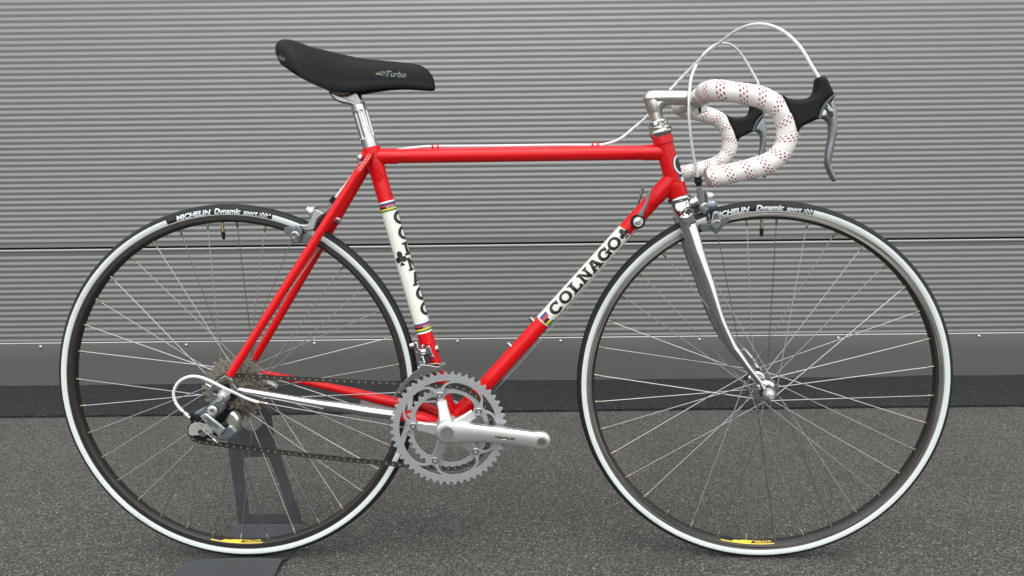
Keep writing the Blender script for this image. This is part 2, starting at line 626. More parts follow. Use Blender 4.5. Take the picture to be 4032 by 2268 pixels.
def spline(pts, n=8):
    """Catmull-Rom through the points"""
    P = [V(q) for q in pts]
    P = [P[0] * 2 - P[1]] + P + [P[-1] * 2 - P[-2]]
    res = []
    for i in range(1, len(P) - 2):
        a, b, c, d = P[i - 1:i + 3]
        for k in range(n):
            t = k / n
            res.append(0.5 * ((2 * b) + (c - a) * t + (2 * a - 5 * b + 4 * c - d) * t * t + (3 * b - a - 3 * c + d) * t ** 3))
    res.append(P[-2])
    return res
def rounded(pts, n=4):
    """close an outline smoothly"""
    P = [V(q) for q in pts]
    N = len(P)
    res = []
    for i in range(N):
        a, b, c, d = P[i - 1], P[i], P[(i + 1) % N], P[(i + 2) % N]
        for k in range(n):
            t = k / n
            res.append(0.5 * ((2 * b) + (c - a) * t + (2 * a - 5 * b + 4 * c - d) * t * t + (3 * b - a - 3 * c + d) * t ** 3))
    return res

# ================================================================== the setting
WA = math.atan(0.0185)                       # the wall stands very slightly askew to the bicycle
WX, WN = V((math.cos(WA), math.sin(WA), 0)), V((-math.sin(WA), math.cos(WA), 0))
W0 = V((0, 1.262, 0))
def wl(u, dep, z):
    """along the wall, depth behind its face plane (negative: towards us), height"""
    return W0 + WX * u + WN * dep + V((0, 0, z))

g = MB()
g.add([(-60, -60, 0), (60, -60, 0), (60, 60, 0), (-60, 60, 0)], [(0, 1, 2, 3)])
put('ground', g, None, M['asphalt'], 'structure')

# rubber strip at the foot of the wall: front edge cut straight, back edge swelling up against the sheet
ma = MB()
NM = 420
rows = []
e0, e1 = V((-1.0955, 0.8804, 0)), V((2.0605, 0.9486, 0))
ed = (e1 - e0) / (e1.x - e0.x)
for i in range(NM + 1):
    x = -7 + 15 * i / NM
    f = e0 + ed * (x - e0.x) + V((0, 0.0012 * math.sin(x * 9) + random.uniform(-.0008, .0008), 0))
    b = wl(x, 0.004, 0)
    hb = 0.007 + 0.004 * math.sin(x * 3.1 + .6) + 0.003 * math.sin(x * 7.3) + 0.0015 * math.sin(x * 17) + random.uniform(-.0008, .0008)
    rows.append([f + V((0, 0.001, 0.001)), f + V((0, 0, 0.0075)), f + V((0, .004, .0095)), f * .5 + b * .5 + V((0, 0, .0095)), f * .12 + b * .88 + V((0, 0, .0095)), b + V((0, 0, max(hb, .008)))])
vs = [q for r in rows for q in r]
fs = [(i * 6 + k, (i + 1) * 6 + k, (i + 1) * 6 + k + 1, i * 6 + k + 1) for i in range(NM) for k in range(5)]
ma.add(vs, fs)
o = put('rubber_strip', ma, None, M['mat'], 'structure')

wall = thing('ribbed_wall', 'grey metal wall of finely ribbed horizontal panels behind the bicycle', 'wall', wl(0, 0, 0))
U0, U1 = -7.0, 8.0
def profile_sheet(prof):
    mb = MB()
    n = len(prof)
    cuts = [U0 + (U1 - U0) * i / 6 for i in range(7)]
    for u in cuts:
        mb.v += [wl(u, d, z) for d, z in prof]
    for i in range(6):
        for k in range(n - 1):
            mb.f.append((i * n + k, (i + 1) * n + k, (i + 1) * n + k + 1, i * n + k + 1))
            mb.m.append(0)
    return mb
RIB = 0.00064
def ribs(z0, p, n, top):
    """z0: centre of the lowest downward face; each rib = downward face + upward face"""
    pr = []
    for k in range(n):
        c = z0 + k * p
        pr += [(RIB, c - p * .25), (-RIB, c + p * .25 - .0006), (-RIB, c + p * .25 + .0006), (RIB, c + p * .75 - .0006)]
    return pr
up = [(0.030, 0.4965), (0.002, 0.4965), (0.0, 0.4978), (0.0, 0.5075 - .0005)] + ribs(0.5119, 0.01893, 150, 0)
put('wall_panel', profile_sheet(up).mesh('wall_panel', [M['wall']], 5), wall, None)
lowp = [(0.014, 0.150), (0.014, 0.1655), (0.0, 0.1655)] + [q for q in ribs(0.1797 - 0.0195, 0.0195, 17, 0) if q[1] > .1656]
lowp = [q for q in lowp if q[1] < 0.4778] + [(0.0, 0.4778), (-0.0012, 0.4800), (-0.0026, 0.4828), (-0.0026, 0.4855), (-0.0014, 0.4878), (0.0015, 0.4892), (0.006, 0.4896), (0.030, 0.4896)]
put('wall_panel', profile_sheet(lowp).mesh('wall_panel', [M['wall']], 5), wall, None)
gk = MB().box(wl(0.5, 0.034, 0.493), WX * 7.4, WN * 0.003, V((0, 0, 0.02)))
put('gasket', gk, wall, M['seam'])
for (a, b) in ((-7.0, 0.2948), (0.2966, 8.0)):
    n = 40
    sk = MB()
    for i in range(n + 1):
        u = a + (b - a) * i / n
        dw = 0.0006 * math.sin(u * 5.0) + 0.0004 * math.sin(u * 13)
        if i in (0, n):
            dw = -0.0006
        sk.v += [wl(u, 0.0, 0.1612), wl(u, -0.0035, 0.1612), wl(u, -0.0062, 0.1598), wl(u, -0.0068, 0.1575), wl(u, -0.0062 + dw, 0.10), wl(u, -0.006 + dw * 1.5, 0.05), wl(u, -0.006, 0.0)]
    for i in range(n):
        for k in range(6):
            sk.f.append((i * 7 + k, (i + 1) * 7 + k, (i + 1) * 7 + k + 1, i * 7 + k + 1))
            sk.m.append(0)
    put('skirting_panel', sk.mesh('skirting_panel', [M['skirt']], 25), wall)
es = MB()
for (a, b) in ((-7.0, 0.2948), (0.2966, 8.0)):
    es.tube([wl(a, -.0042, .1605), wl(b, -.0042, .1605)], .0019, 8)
put('edge_and_glint_strip', es, wall, M['edge'])
put('edge_and_glint_strip', MB().tube([wl(-7, -.0016, .4882), wl(8, -.0016, .4882)], .0017, 8), wall, M['edge'])  # added strip: sky glint on the coated lip, painted as a pale line
sc = MB()
prof = [(0.0, 0.0058), (-0.0015, 0.0056), (-0.0030, 0.0044), (-0.0036, 0.0026), (-0.0036, 0.0024), (-0.0022, 0.0022)]
sc.lathe((0, 0, 0), WN, prof, 16)
sme = sc.mesh('screw', [M['screw']], 50)
for u, z in ((-1.1804, .1478), (-.667, .1488), (-.2169, .1492), (.2866, .1515), (.6482, .1486), (1.135, .149), (1.6206, .1489), (2.1123, .1504), (2.6, .149), (-1.66, .148)):
    o = put('screw', sme, wall)
    o.location = wl(u, -0.0062, z) - V(wall['base'])

# ================================================================== stand under the rear wheel
st = thing('bicycle_stand', 'folded dark grey steel display stand holding the rear wheel of the red bicycle', 'bicycle stand', (0, 0.04, 0))
sz = zoom(640, 1600, 2.17)
YS = 0.080
def szp(x, y):
    q = sz(x, y, YS)
    return (q.x, q.z)
outer = [szp(*q) for q in ((652, 1004), (600, 620), (565, 380), (555, 250), (575, 60), (600, -40), (690, -80), (800, -60), (880, 0), (930, 60), (965, 340), (1010, 430), (1100, 700), (1198, 1000))]
hole = [szp(*q) for q in ((690, 440), (702, 431), (895, 430), (912, 440), (1000, 660), (1070, 900), (1066, 913), (752, 916), (738, 905), (715, 740), (690, 560))]
cc = szp(757, 108)
slot = [(cc[0] + .0235 * math.cos(a), cc[1] + .0235 * math.sin(a)) for a in [2 * PI * i / 28 for i in range(28)]]
me = curve_mesh([outer, hole, slot], 0.004, 0.0006)
warp(me, lambda x, y, z: V((x, YS + z - max(0, y - 0.245) * 0.10, y)))
finish(me, 30)
put('upright', me, st, M['stand'])
foot = MB()
def strip(profile, xl, xr, th=0.004):
    """folded sheet: profile of (Y, z), with left and right edge x for every fold"""
    n = len(profile)
    nrm = []
    for i in range(n):
        a = V(profile[max(0, i - 1)])
        b = V(profile[min(n - 1, i + 1)])
        t = (b - a).normalized()
        nrm.append(V((-t.y, t.x)) if True else 0)
    for i in range(n):
        y, z = profile[i]
        dn = nrm[i] * (th if nrm[i].y < 0 else -th)
        foot.v += [V((xl[i], y, z)), V((xr[i], y, z)), V((xl[i], y + dn.x, z + dn.y)), V((xr[i], y + dn.x, z + dn.y))]
    for i in range(n - 1):
        a, b = i * 4, (i + 1) * 4
        foot.f += [(a, a + 1, b + 1, b), (a + 2, b + 2, b + 3, a + 3), (a, b, b + 2, a + 2), (a + 1, a + 3, b + 3, b + 1)]
        foot.m += [0] * 4
    foot.f += [(0, 2, 3, 1), (n * 4 - 4, n * 4 - 3, n * 4 - 1, n * 4 - 2)]
    foot.m += [0, 0]
strip([(YS + .002, .034), (YS - .001, .0300), (YS - .010, .0265), (0.010, .0042), (0.0, .0034), (-0.008, .0042), (-0.0270, .0110), (-0.0302, .0118), (-0.034, .0113), (-0.30, .0042)],
      [-.0470, -.0488, -.052, -.085, -.088, -.091, -.0998, -.1008, -.1012, -.150], [.0805, .0816, .0818, .0800, .0795, .079, .0735, .0728, .0729, .092])
put('base_plate', foot.mesh('base_plate', [M['stand']], 40), st)

# ================================================================== the bicycle
WB = 0.9598
bike = thing('racing_bicycle', 'red steel racing bicycle with white bar tape and white walled tyres', 'bicycle', (0.48, 0, 0))
RC = V((0, 0, 0.3375))                                  # rear axle
BB = V((0.3923, 0, 0.2675))
fx = SN.cross(V((0, 0, 1))).normalized()
fz = fx.cross(SN).normalized()
FC = V((WB, 0, 0.334))
FC.y = -(SN.x * (WB - HEAD_T.x) + SN.z * (0.334 - HEAD_T.z)) / SN.y
FMW = Matrix(((fx.x, SN.x, fz.x, FC.x), (fx.y, SN.y, fz.y, FC.y), (fx.z, SN.z, fz.z, FC.z), (0, 0, 0, 1)))
RMW = Matrix.Translation(RC)

# ------------------------------------------------------------------ wheels
TR, TT = 0.3225, 0.0115                                  # tyre centre line radius, tyre section radius
NSEG = 240
def tyre_mesh(lab0, lab1):
    """lab0..lab1: angles of the black label patch (from +x towards +z)"""
    mb = MB()
    K = 48
    ph = [2 * PI * k / K for k in range(K)]              # 0 = outward, +90 = towards -Y (camera)
    for i in range(NSEG):
        a = 2 * PI * i / NSEG
        for p in ph:
            R = TR + TT * math.cos(p)
            if abs(p) < 1.3 or abs(p - 2 * PI) < 1.3:
                R += 0.0004
            mb.v.append(V((R * math.cos(a), -TT * math.sin(p), R * math.sin(a))))
    for i in range(NSEG):
        j = (i + 1) % NSEG
        a = 2 * PI * (i + .5) / NSEG
        for k in range(K):
            l = (k + 1) % K
            mb.f.append((i * K + k, i * K + l, j * K + l, j * K + k))
            pd = math.degrees(2 * PI * (k + .5) / K)
            pd = pd if pd <= 180 else 360 - pd
            if pd < 75:
                m = 0
            elif pd < 120:
                m = 2 if lab0 < a < lab1 else 1
            else:
                m = 3
            mb.m.append(m)
    return mb.mesh('tyre', [M['tread'], M['sidewall'], M['label'], M['bead']], 60)
def rim_mesh(track):
    prof = [(.3172, .0085, 1), (.3172, .0098, 1), (.3155, .0098, 0), (.3072, .0098, 2), (.3066, .0092, 2), (.3040, .0080, 2), (.3024, .0055, 2), (.3018, .0, 2)]
    full = prof + [(q[0], -q[1], q[2]) for q in prof[-2::-1]]
    ms = [q[2] for q in prof[:-1]] + [q[2] for q in prof[-2::-1]]
    mb = MB()
    K = len(full)
    for i in range(NSEG):
        a = 2 * PI * i / NSEG
        for R, y, _ in full:
            mb.v.append(V((R * math.cos(a), -y, R * math.sin(a))))
    for i in range(NSEG):
        j = (i + 1) % NSEG
        for k in range(K - 1):
            mb.f.append((i * K + k, i * K + k + 1, j * K + k + 1, j * K + k))
            mb.m.append(ms[k] if k < len(ms) else 2)
    return mb.mesh('rim', [track, M['alloy'], M['rimdark']], 25)
nip = MB()
nip.lathe((0, 0, 0), (0, 0, 1), [(-.002, .0032), (0.0006, .0030), (0.0008, .0019), (.0085, .0018), (.0095, .0012), (.0105, .001)], 10)
nip_me = nip.mesh('nipple', [M['nipple']], 40)
val = MB()
val.lathe((0, 0, 0), (0, 0, 1), [(-.002, .0042, 0), (.0008, .0042, 0), (.0010, .0027, 0), (.0165, .0027, 0), (.0168, .0035, 1), (.0240, .0034, 1), (.0300, .0026, 1), (.0312, .0012, 1)], 14)
val_me = val.mesh('valve', [M['brass'], M['rubber']], 40)

TXT = []
def tyre_text(parent, body, size, ang, Rb, offset=0, shear=0.22, space=1.0, m=None, squeeze=1.0, name='letter'):
    """letters printed on the near sidewall, one object each; ang: angle of the middle, Rb: baseline radius"""
    me = text_mesh(body, size, offset, shear, space)
    refine(me, .0012)
    def fn(x, y, z):
        R = Rb + y
        a = ang - x * squeeze / (Rb + size * .35)
        c = max(-1, min(1, (R - TR) / TT))
        q = TT * math.sqrt(max(0, 1 - c * c)) + .0007
        return V((R * math.cos(a), -q, R * math.sin(a)))
    warp(me, fn)
    o = put(name, me, parent, m or M['whiteprint'])
    o['kind'] = 'stuff'
    return o

def build_wheel(label, mw, phase, hub_r, fl_y, lab, valve_a, track, pairs):
    wh = group_part('wheel', bike, label, mw)
    put('tyre', tyre_mesh(*lab), wh)
    put('rim', rim_mesh(track), wh)
    pyn, pyf = -fl_y[0], fl_y[1]
    for i in range(36):
        a = phase + 2 * PI * i / 36
        near = (i % 2 == 0)
        lead = ((i // 2) % 2 == 0)
        fy = pyn if near else pyf
        ha = a + (1 if lead else -1) * math.radians(62) * (1 if near else 1)
        fr = hub_r
        inner = V((fr * math.cos(ha), fy + (.0022 if lead else -.0022), fr * math.sin(ha)))
        rimp = V((.3015 * math.cos(a), -.0015 if near else .0015, .3015 * math.sin(a)))
        d = (inner - rimp).normalized()
        sp = MB().tube([inner, rimp + d * .008], .00085, 6, True)
        put('spoke', sp, wh, M['spoke'])
        n = put('nipple', nip_me, wh)
        n.matrix_local = Matrix.Translation(rimp) @ d.to_track_quat('Z', 'Y').to_matrix().to_4x4()
    v = put('valve', val_me, wh)
    vp = V((.302 * math.cos(valve_a), 0, .302 * math.sin(valve_a)))
    v.matrix_local = Matrix.Translation(vp) @ (-vp).to_track_quat('Z', 'Y').to_matrix().to_4x4()
    return wh

def rim_decal(wh, a0, a1, word):
    """yellow sticker on the inner face of the rim, seen at the bottom; u runs along the arc left to right, v from far to near"""
    R = .3019
    Lr = (a1 - a0) * R
    def wr(x, y, z):
        a = a0 + x / R
        # follow the rim section: y 0 = crown of the rim, 1 = near edge
        sec = ((.3018, .0008), (.3024, .0055), (.3040, .0080), (.3064, .0092))
        ls = [math.hypot(q[0] - p[0], q[1] - p[1]) for p, q in zip(sec, sec[1:])]
        t = max(0, min(.999, y)) * sum(ls)
        k = 0
        while t > ls[k]:
            t -= ls[k]
            k += 1
        f = t / ls[k]
        rr = sec[k][0] + (sec[k + 1][0] - sec[k][0]) * f - .00035
        yy = -(sec[k][1] + (sec[k + 1][1] - sec[k][1]) * f) - (.0003 if k == 2 else 0)
        return V((rr * math.cos(a), yy, rr * math.sin(a)))
    def plate(loops, m, name, dz=0):
        me = curve_mesh(loops, 0)
        refine(me, .004, (0,))
        refine(me, .07, (1,))
        def w2(x, y, z):
            q = wr(x, y, z)
            return q * (1 - dz * .001)
        for v in me.vertices:
            p = w2(v.co.x, v.co.y, 0)
            v.co = p
        o = put(name, me, wh, m)
        return o
    u = lambda f: f * Lr
    plate([[(u(0), .05), (u(1), .05), (u(1), .99), (u(0), .99)]], M['label'], 'rim_sticker')
    yel = [(u(0), .78), (u(.20), .80), (u(.26), .42), (u(.36), .40), (u(.42), .12), (u(.60), .12), (u(.66), .12), (u(.62), .30), (u(.60), .36), (u(.56), .80), (u(1), .80), (u(1), .97), (u(0), .97)]
    o = plate([yel], M['yellow'], 'rim_sticker', .7)
    me = text_mesh(word, 1.0, .02, .15, 1.02)
    xs = [v.co.x for v in me.vertices]
    ys = [v.co.y for v in me.vertices]
    wx, wy = max(xs) - min(xs), max(ys) - min(ys)
    x0, y0 = min(xs), min(ys)
    for v in me.vertices:                       # upside down for us: rotate by 180 degrees
        fxn, fyn = (v.co.x - x0) / wx, (v.co.y - y0) / wy
        v.co = V((u(.955 - .315 * fxn), .70 - .56 * fyn, 0))
    refine(me, .004, (0,))
    refine(me, .07, (1,))
    for v in me.vertices:
        v.co = wr(v.co.x, v.co.y, 0) * (1 - .0007)
    o = put('lettering', me, wh, M['yellow'])
    o['kind'] = 'stuff'

def ang_of(p, c, ex, ez):
    q = p - c
    return math.atan2(q.dot(ez), q.dot(ex))
X, Z = V((1, 0, 0)), V((0, 0, 1))
F0 = zoomf(0, 0, 1)
ra = lambda x, y, s=1: ang_of(Apx(x, y, -.008), RC, X, Z)
fa = lambda x, y: ang_of(F0(x, y, -.008), FC, fx, fz)
va_r = ang_of(Apx(877, 900), RC, X, Z)
va_f = ang_of(F0(2998.6, 900), FC, fx, fz)
rw = build_wheel('rear wheel with black rim', RMW, va_r + math.radians(5), .0225, (.021, .034), (ra(1066, 855), ra(659, 875)), va_r, M['rimdark'], 0)
fw = build_wheel('front wheel with worn silver brake track', FMW, va_f + math.radians(5), .0205, (.034, .034), (fa(3203, 845), fa(2772, 860)), va_f, M['track'], 0)
for wh, an, sgn in ((rw, ra, 0), (fw, fa, 1)):
    if wh is rw:
        A1, A2, A3, A4, off = ra(600 + 790 / 4.83, 780 + 340 / 4.83), ra(600 + 1430 / 4.83, 780 + 270 / 4.83), ra(600 + 1870 / 4.83, 780 + 290 / 4.83), ra(600 + 2130 / 4.83, 780 + 335 / 4.83), 0
    else:
        A1, A2, A3, A4 = fa(2600 + 720 / 2.634, 700 + 345 / 2.634), fa(2600 + 1125 / 2.634, 700 + 325 / 2.634), fa(2600 + 1375 / 2.634, 700 + 335 / 2.634), fa(2600 + 1525 / 2.634, 700 + 362 / 2.634)
    tyre_text(wh, 'MICHELIN', .0118, A1, .3178, .0005, .25, 1.02, squeeze=1.17)
    tyre_text(wh, 'Dynamic', .0132, A2, .3178, .0005, .28, 1.0, squeeze=1.0)
    tyre_text(wh, 'sport', .0115, A3, .3180, .0004, .28, 1.0, squeeze=1.0)
    ck = []
    mb = MB()
    for r in range(4):
        for c in range(6):
            if (r + c) % 2 == 0 and not (c == 5 and r < 2):
                u0 = (c - 3) * .0031 + r * .0009
                quad = []
                for (du, dv) in ((0, 0), (.0030, 0), (.0030, 1), (0, 1)):
                    R = .3174 + (r + dv) * .0021
                    a = A4 - (u0 + du) / .324
                    cq = (R - TR) / TT
                    quad.append(V((R * math.cos(a), -TT * math.sqrt(max(0, 1 - cq * cq)) - .0007, R * math.sin(a))))
                mb.add(quad, [(0, 1, 2, 3)])
    o = put('chequered_mark', mb, wh, M['whiteprint'])
    o['kind'] = 'stuff'
    # fine raised line under the maker's name
    ln = MB()
    pts = []
    for i in range(20):
        a = A1 + .105 - .21 * i / 19
        pts.append((a, .3186))
    for i in range(19):
        q = []
        for (a, R) in ((pts[i][0], .3168), (pts[i + 1][0], .3168), (pts[i + 1][0], .3172), (pts[i][0], .3172)):
            cq = (R - TR) / TT
            q.append(V((R * math.cos(a), -TT * math.sqrt(1 - cq * cq) - .0004, R * math.sin(a))))
        ln.add(q, [(0, 1, 2, 3)])
    put('underline', ln, wh, M['whiteprint'])
    # raised moulding marks on the white wall, only relief
    tyre_text(wh, '23 - 622  (700 x 23C)', .0095, math.radians(150), .3185, 0, 0, 1.15, M['sidewall'], name='raised_lettering')
    tyre_text(wh, 'MICHELIN', .0085, math.radians(232), .3185, .0002, 0, 1.1, M['sidewall'], name='raised_lettering')
rim_decal(rw, ang_of(Apx(833, 2125, -.005), RC, X, Z), ang_of(Apx(1037, 2128, -.005), RC, X, Z), 'WOLBER')
rim_decal(fw, ang_of(F0(2836, 2122, -.005), FC, fx, fz), ang_of(F0(3046, 2130, -.005), FC, fx, fz), 'WOLBER')

# hubs
def flange(mb, y, r, side):
    mb.lathe((0, y, 0), (0, 1, 0), [(-.0016, r - .004), (-.0013, r), (.0013, r), (.0016, r - .004)], 36)
h = MB()
h.lathe((0, 0, 0), (0, 1, 0), [(-.044, .0105), (-.040, .0130), (-.0375, .0135), (-.036, .0185), (-.034, .019), (-.030, .0125), (-.012, .0105), (.012, .0105), (.030, .0125), (.034, .019), (.036, .0185), (.0375, .0135), (.044, .0105)], 36)
flange(h, -.034, .0235, -1)
flange(h, .034, .0235, 1)
put('hub', h, fw, M['chrome'])
hd_ = MB()
for sy in (-1, 1):
    for i in range(18):
        a = 2 * PI * i / 18
        hd_.lathe((.0200 * math.cos(a), sy * .0355 - (.0002 if sy < 0 else -.0002), .0200 * math.sin(a)), (0, sy, 0), [(0, .0016), (.0002, .0014)], 8)
    hd_.lathe((0, sy * .0445, 0), (0, sy, 0), [(0, .0120), (.0035, .0120), (.0035, .008)], 24)
    hd_.lathe((0, sy * .0480, 0), (0, sy, 0), [(0, .0075), (.0045, .0075)], 16)
o = put('hub_seal', hd_, fw, M['darksteel'])
o['kind'] = 'stuff'
h = MB()
h.lathe((0, 0, 0), (0, 1, 0), [(-.020, .020), (-.010, .014), (.020, .014), (.032, .017), (.036, .019), (.040, .013), (.052, .010)], 36)
flange(h, -.021, .0255, -1)
flange(h, .034, .0255, 1)
put('hub', h, rw, M['alloy'])
# quick releases
def qr(wh, y0, name='quick_release'):
    q = MB()
    q.lathe((0, y0, 0), (0, -1, 0), [(0, .0060), (0, .0108), (.003, .0112), (.0042, .0112), (.009, .0098), (.013, .0072), (.0155, .0050), (.0205, .0046), (.0212, .0040), (.0212, .0024), (.0175, .0020)], 28)
    put(name, q, wh, M['grey'] if False else M['satin'])
qr(fw, -.0555)
qr(rw, -.0672)
def qr_lever(wh, p, name='quick_release_lever'):
    put(name, MB().tube(spline(p, 6), [.0045 + .0025 * min(1, i / 8) for i in range(6 * (len(p) - 1) + 1)], 10, True, 0, False, V((0, 1, 0)), .6), wh, M['satin'])
fh = zoomf(2750, 1350, 3.622)
loc = lambda p: FMW.inverted() @ p
qr_lever(fw, [loc(fh(930, 470, .055)), loc(fh(840, 350, .072)), loc(fh(780, 250, .078)), loc(fh(700, 150, .080)), loc(fh(632, 85, .080))])
rd = zoom(640, 1330, 2.898)
qr_lever(rw, [rd(1040, 500, .066) - RC, rd(1170, 510, .078) - RC, rd(1240, 520, .08) - RC, rd(1310, 560, .08) - RC])
cap = MB().lathe((0, .056, 0), (0, 1, 0), [(0, .009), (.004, .011), (.016, .010), (.020, .006)], 20)
put('axle_nut', cap.mesh('axle_nut', [M['satin']]), fw)

# cassette on the rear wheel
def gear(T, depth, tip=.0046, root=.0040, wtip=.16, thick=.0018, bore=.014, extra=None):
    rp = .0127 / (2 * math.sin(PI / T))
    lp = []
    for i in range(T):
        a0 = 2 * PI * i / T
        st_ = 2 * PI / T
        for f, r in ((-.42, rp - root * .95), (-.30, rp - root * .55), (-.20, rp + tip * .35), (-wtip * .55, rp + tip), (wtip * .55, rp + tip), (.20, rp + tip * .35), (.30, rp - root * .55), (.42, rp - root * .95)):
            a = a0 + st_ * f
            lp.append((r * math.cos(a), r * math.sin(a)))
    loops = [lp]
    if bore:
        loops.append([(bore * math.cos(2 * PI * i / 24), bore * math.sin(2 * PI * i / 24)) for i in range(24)])
    if extra:
        loops += extra
    return curve_mesh(loops, thick, .0003), rp
cas = group_part('cassette', bike, None, RMW)
for k, T in enumerate((13, 15, 17, 19, 21, 24, 28)):
    me, rp = gear(T, 0, .0040, .0037, .5, .0019, .016)
    ph = k * 1.3
    warp(me, lambda x, y, z: V((x * math.cos(ph) - y * math.sin(ph), -.0455 + k * .0044 + z, x * math.sin(ph) + y * math.cos(ph))))
    finish(me, 30)
    put('sprocket', me, cas, M['cassette'])
lk = MB().lathe((0, -.0505, 0), (0, 1, 0), [(0, .0100), (0, .0165), (.003, .0172), (.033, .0172), (.034, .0165)], 28)
put('lock_ring', lk.mesh('lock_ring', [M['darksteel']]), cas)
sp_ = MB().lathe((0, -.049, 0), (0, 1, 0), [(0, .022), (.0295, .024)], 28, 0, False)
put('sprocket_carrier', sp_.mesh('sprocket_carrier', [M['darksteel']]), cas)

# ------------------------------------------------------------------ frame
fr = group_part('frame', bike, 'red lugged steel frame with cream panels')
zs = zoom(1460, 760, 2.497)          # seat tube crop
zd = zoom(2060, 840, 3.018)          # down tube crop
za = zoom(1050, 130, 2.635)          # saddle crop
zb = zoom(1280, 540, 9.055)          # seat cluster crop
zrr = zoom(1050, 560, 2.898)         # rear stays crop
zk = zoom(1500, 1260, 2.13)          # crank crop
zc = zoom(1240, 1500, 5.574)         # chain stay crop
S1, S2 = V((.2636, 0, .7598)), V((.389, 0, .2761))
SD = (S2 - S1).normalized()
RS = .0143
def seat_at(y):                      # crop row -> distance along the seat tube
    return (zs(303.7 + .2915 * (y - 600), y) - S1).dot(SD)
D1, D2 = V((.5634, 0, .4529)), V((.7171, 0, .623))
DD = (D2 - D1).normalized()
RD_ = .0143
def down_at(t):
    return (zd(232 + .672 * t, 1290 - .741 * t) - D1).dot(DD)

def sleeve(o, ax, a, b, r, name, m, parent, n=32):
    return put(name, MB().lathe(o, ax, [(a, r - .0003), (a, r), (b, r), (b, r - .0003)], n, 0, False), parent, m)
tB = (BB - S1).dot(SD)
t0 = (za(1075, 1195) - S1).dot(SD)
put('seat_tube', MB().lathe(S1, SD, [(t0, .0136), (t0, RS), (tB, RS)], 32), fr, M['red'])
bands = [(82, 98, 'cream'), (98, 117, 'blue'), (117, 132, 'redprint'), (132, 151, 'ink'), (151, 165, 'yellow'), (165, 181, 'green')]
low = [(1272, 1288, 'blue'), (1288, 1303, 'redprint'), (1303, 1322, 'ink'), (1322, 1336, 'yellow'), (1336, 1352, 'green'), (1352, 1369, 'cream')]
for a, b, c in bands + low:
    sleeve(S1, SD, seat_at(a), seat_at(b), RS + .00025, 'colour_band', M[c], fr)
sleeve(S1, SD, seat_at(181), seat_at(1272), RS + .00025, 'cream_panel', M['cream'], fr)
tT = (HEAD_T - S1)
put('down_tube', MB().tube([D1 - DD * .243, D2 + DD * .118], RD_, 32, False), fr, M['red'])
sleeve(D1, DD, down_at(2), down_at(1462), RD_ + .00025, 'cream_panel', M['cream'], fr)
for t in (-3, 6, 13):
    sleeve(D1, DD, down_at(t), down_at(t + 2.5), RD_ + .0004, 'pin_line', M['gold'], fr)
for t in (1447, 1458):
    sleeve(D1, DD, down_at(t), down_at(t + 3), RD_ + .0004, 'pin_line', M['gold'], fr)
T1, T2 = V((.2791, 0, .7526)), V((.7182, 0, .7534))
TD = (T2 - T1).normalized()
put('top_tube', MB().tube([T1 - TD * .013, T2 + TD * .063], .0127, 32, False), fr, M['red'])
HL = (HEAD_B - HEAD_T).length
ht = MB().lathe(HEAD_T, HAX, [(0, .0150), (0, .0172), (.0015, .0176), (.0135, .0176), (.015, .0160), (.085, .0160), (.0865, .0176), (HL - .0015, .0176), (HL, .0172), (HL, .015)], 36)
put('head_tube', ht, fr, M['red'])
def lug(o, ax, a, b, r, name='lug'):
    L = b - a
    n = 36
    mb = MB()
    # pointed sleeve: longest on both flanks
    for k in range(n):
        an = 2 * PI * k / n
        e = .62 + .38 * abs(math.cos(an)) ** 1.5
        for f, rr in ((0, r), (e - .04, r), (e, r - .0011)):
            mb.v.append(V((math.cos(an), math.sin(an), 0)) * rr + V((0, 0, a + L * f)))
    for k in range(n):
        l = (k + 1) % n
        for q in range(2):
            mb.f.append((k * 3 + q, l * 3 + q, l * 3 + q + 1, k * 3 + q + 1))
            mb.m.append(0)
    q = V(ax).normalized()
    u = V((0, 1, 0))
    v = q.cross(u)
    mb.v = [V(o) + u * p.x + v * p.y + q * p.z for p in mb.v]
    return put(name, mb, fr, M['red'])
lug(T2 + TD * .063, -TD, 0, .062, .0138)
lug(T1, TD, -.010, .050, .0138)
lug(D2 + DD * .116, -DD, 0, .066, .0157)
lug(S1, SD, t0 + .001, t0 + .062, .0155)
lug(D1 - DD * .243, DD, .010, .046, .0154)
lug(BB, -SD, .016, .050, .0154)
put('seat_lug', MB().lathe(S1, SD, [(t0 - .001, .0139), (t0 - .001, .0162), (t0 + .002, .0166), (t0 + .010, .0160), (t0 + .030, .0155)], 32, 0, False), fr, M['red'])
put('bottom_bracket_shell', MB().lathe(BB + V((0, -.034, 0)), (0, 1, 0), [(0, .0150), (0, .0196), (.002, .0202), (.066, .0202), (.068, .0196), (.068, .015)], 36), fr, M['red'])
# binder bolt and its ears behind the seat lug
bc = zb(1232, 700, -.022)
ear = MB()
e0_ = V((bc.x, 0, bc.z))
ear.lathe(V((bc.x, -.0165, bc.z)), (0, 1, 0), [(0, .0066), (.001, .0072), (.033, .0072)], 20)
ear.prism([V((bc.x, -.013, bc.z + .007)), V((bc.x + .03, -.013, bc.z + .016)), V((bc.x + .03, -.013, bc.z - .012)), V((bc.x, -.013, bc.z - .007))], (0, .026, 0), .001)
put('seat_lug_ear', ear, fr, M['red'])
bb = MB().lathe(V((bc.x, -.0165, bc.z)), (0, -1, 0), [(0, .0052), (0, .0060), (.0025, .0058), (.0048, .0044), (.0054, .0031), (.0030, .0027), (.0030, .0005)], 24)
put('binder_bolt', bb.mesh('binder_bolt', [M['chrome']]), fr)

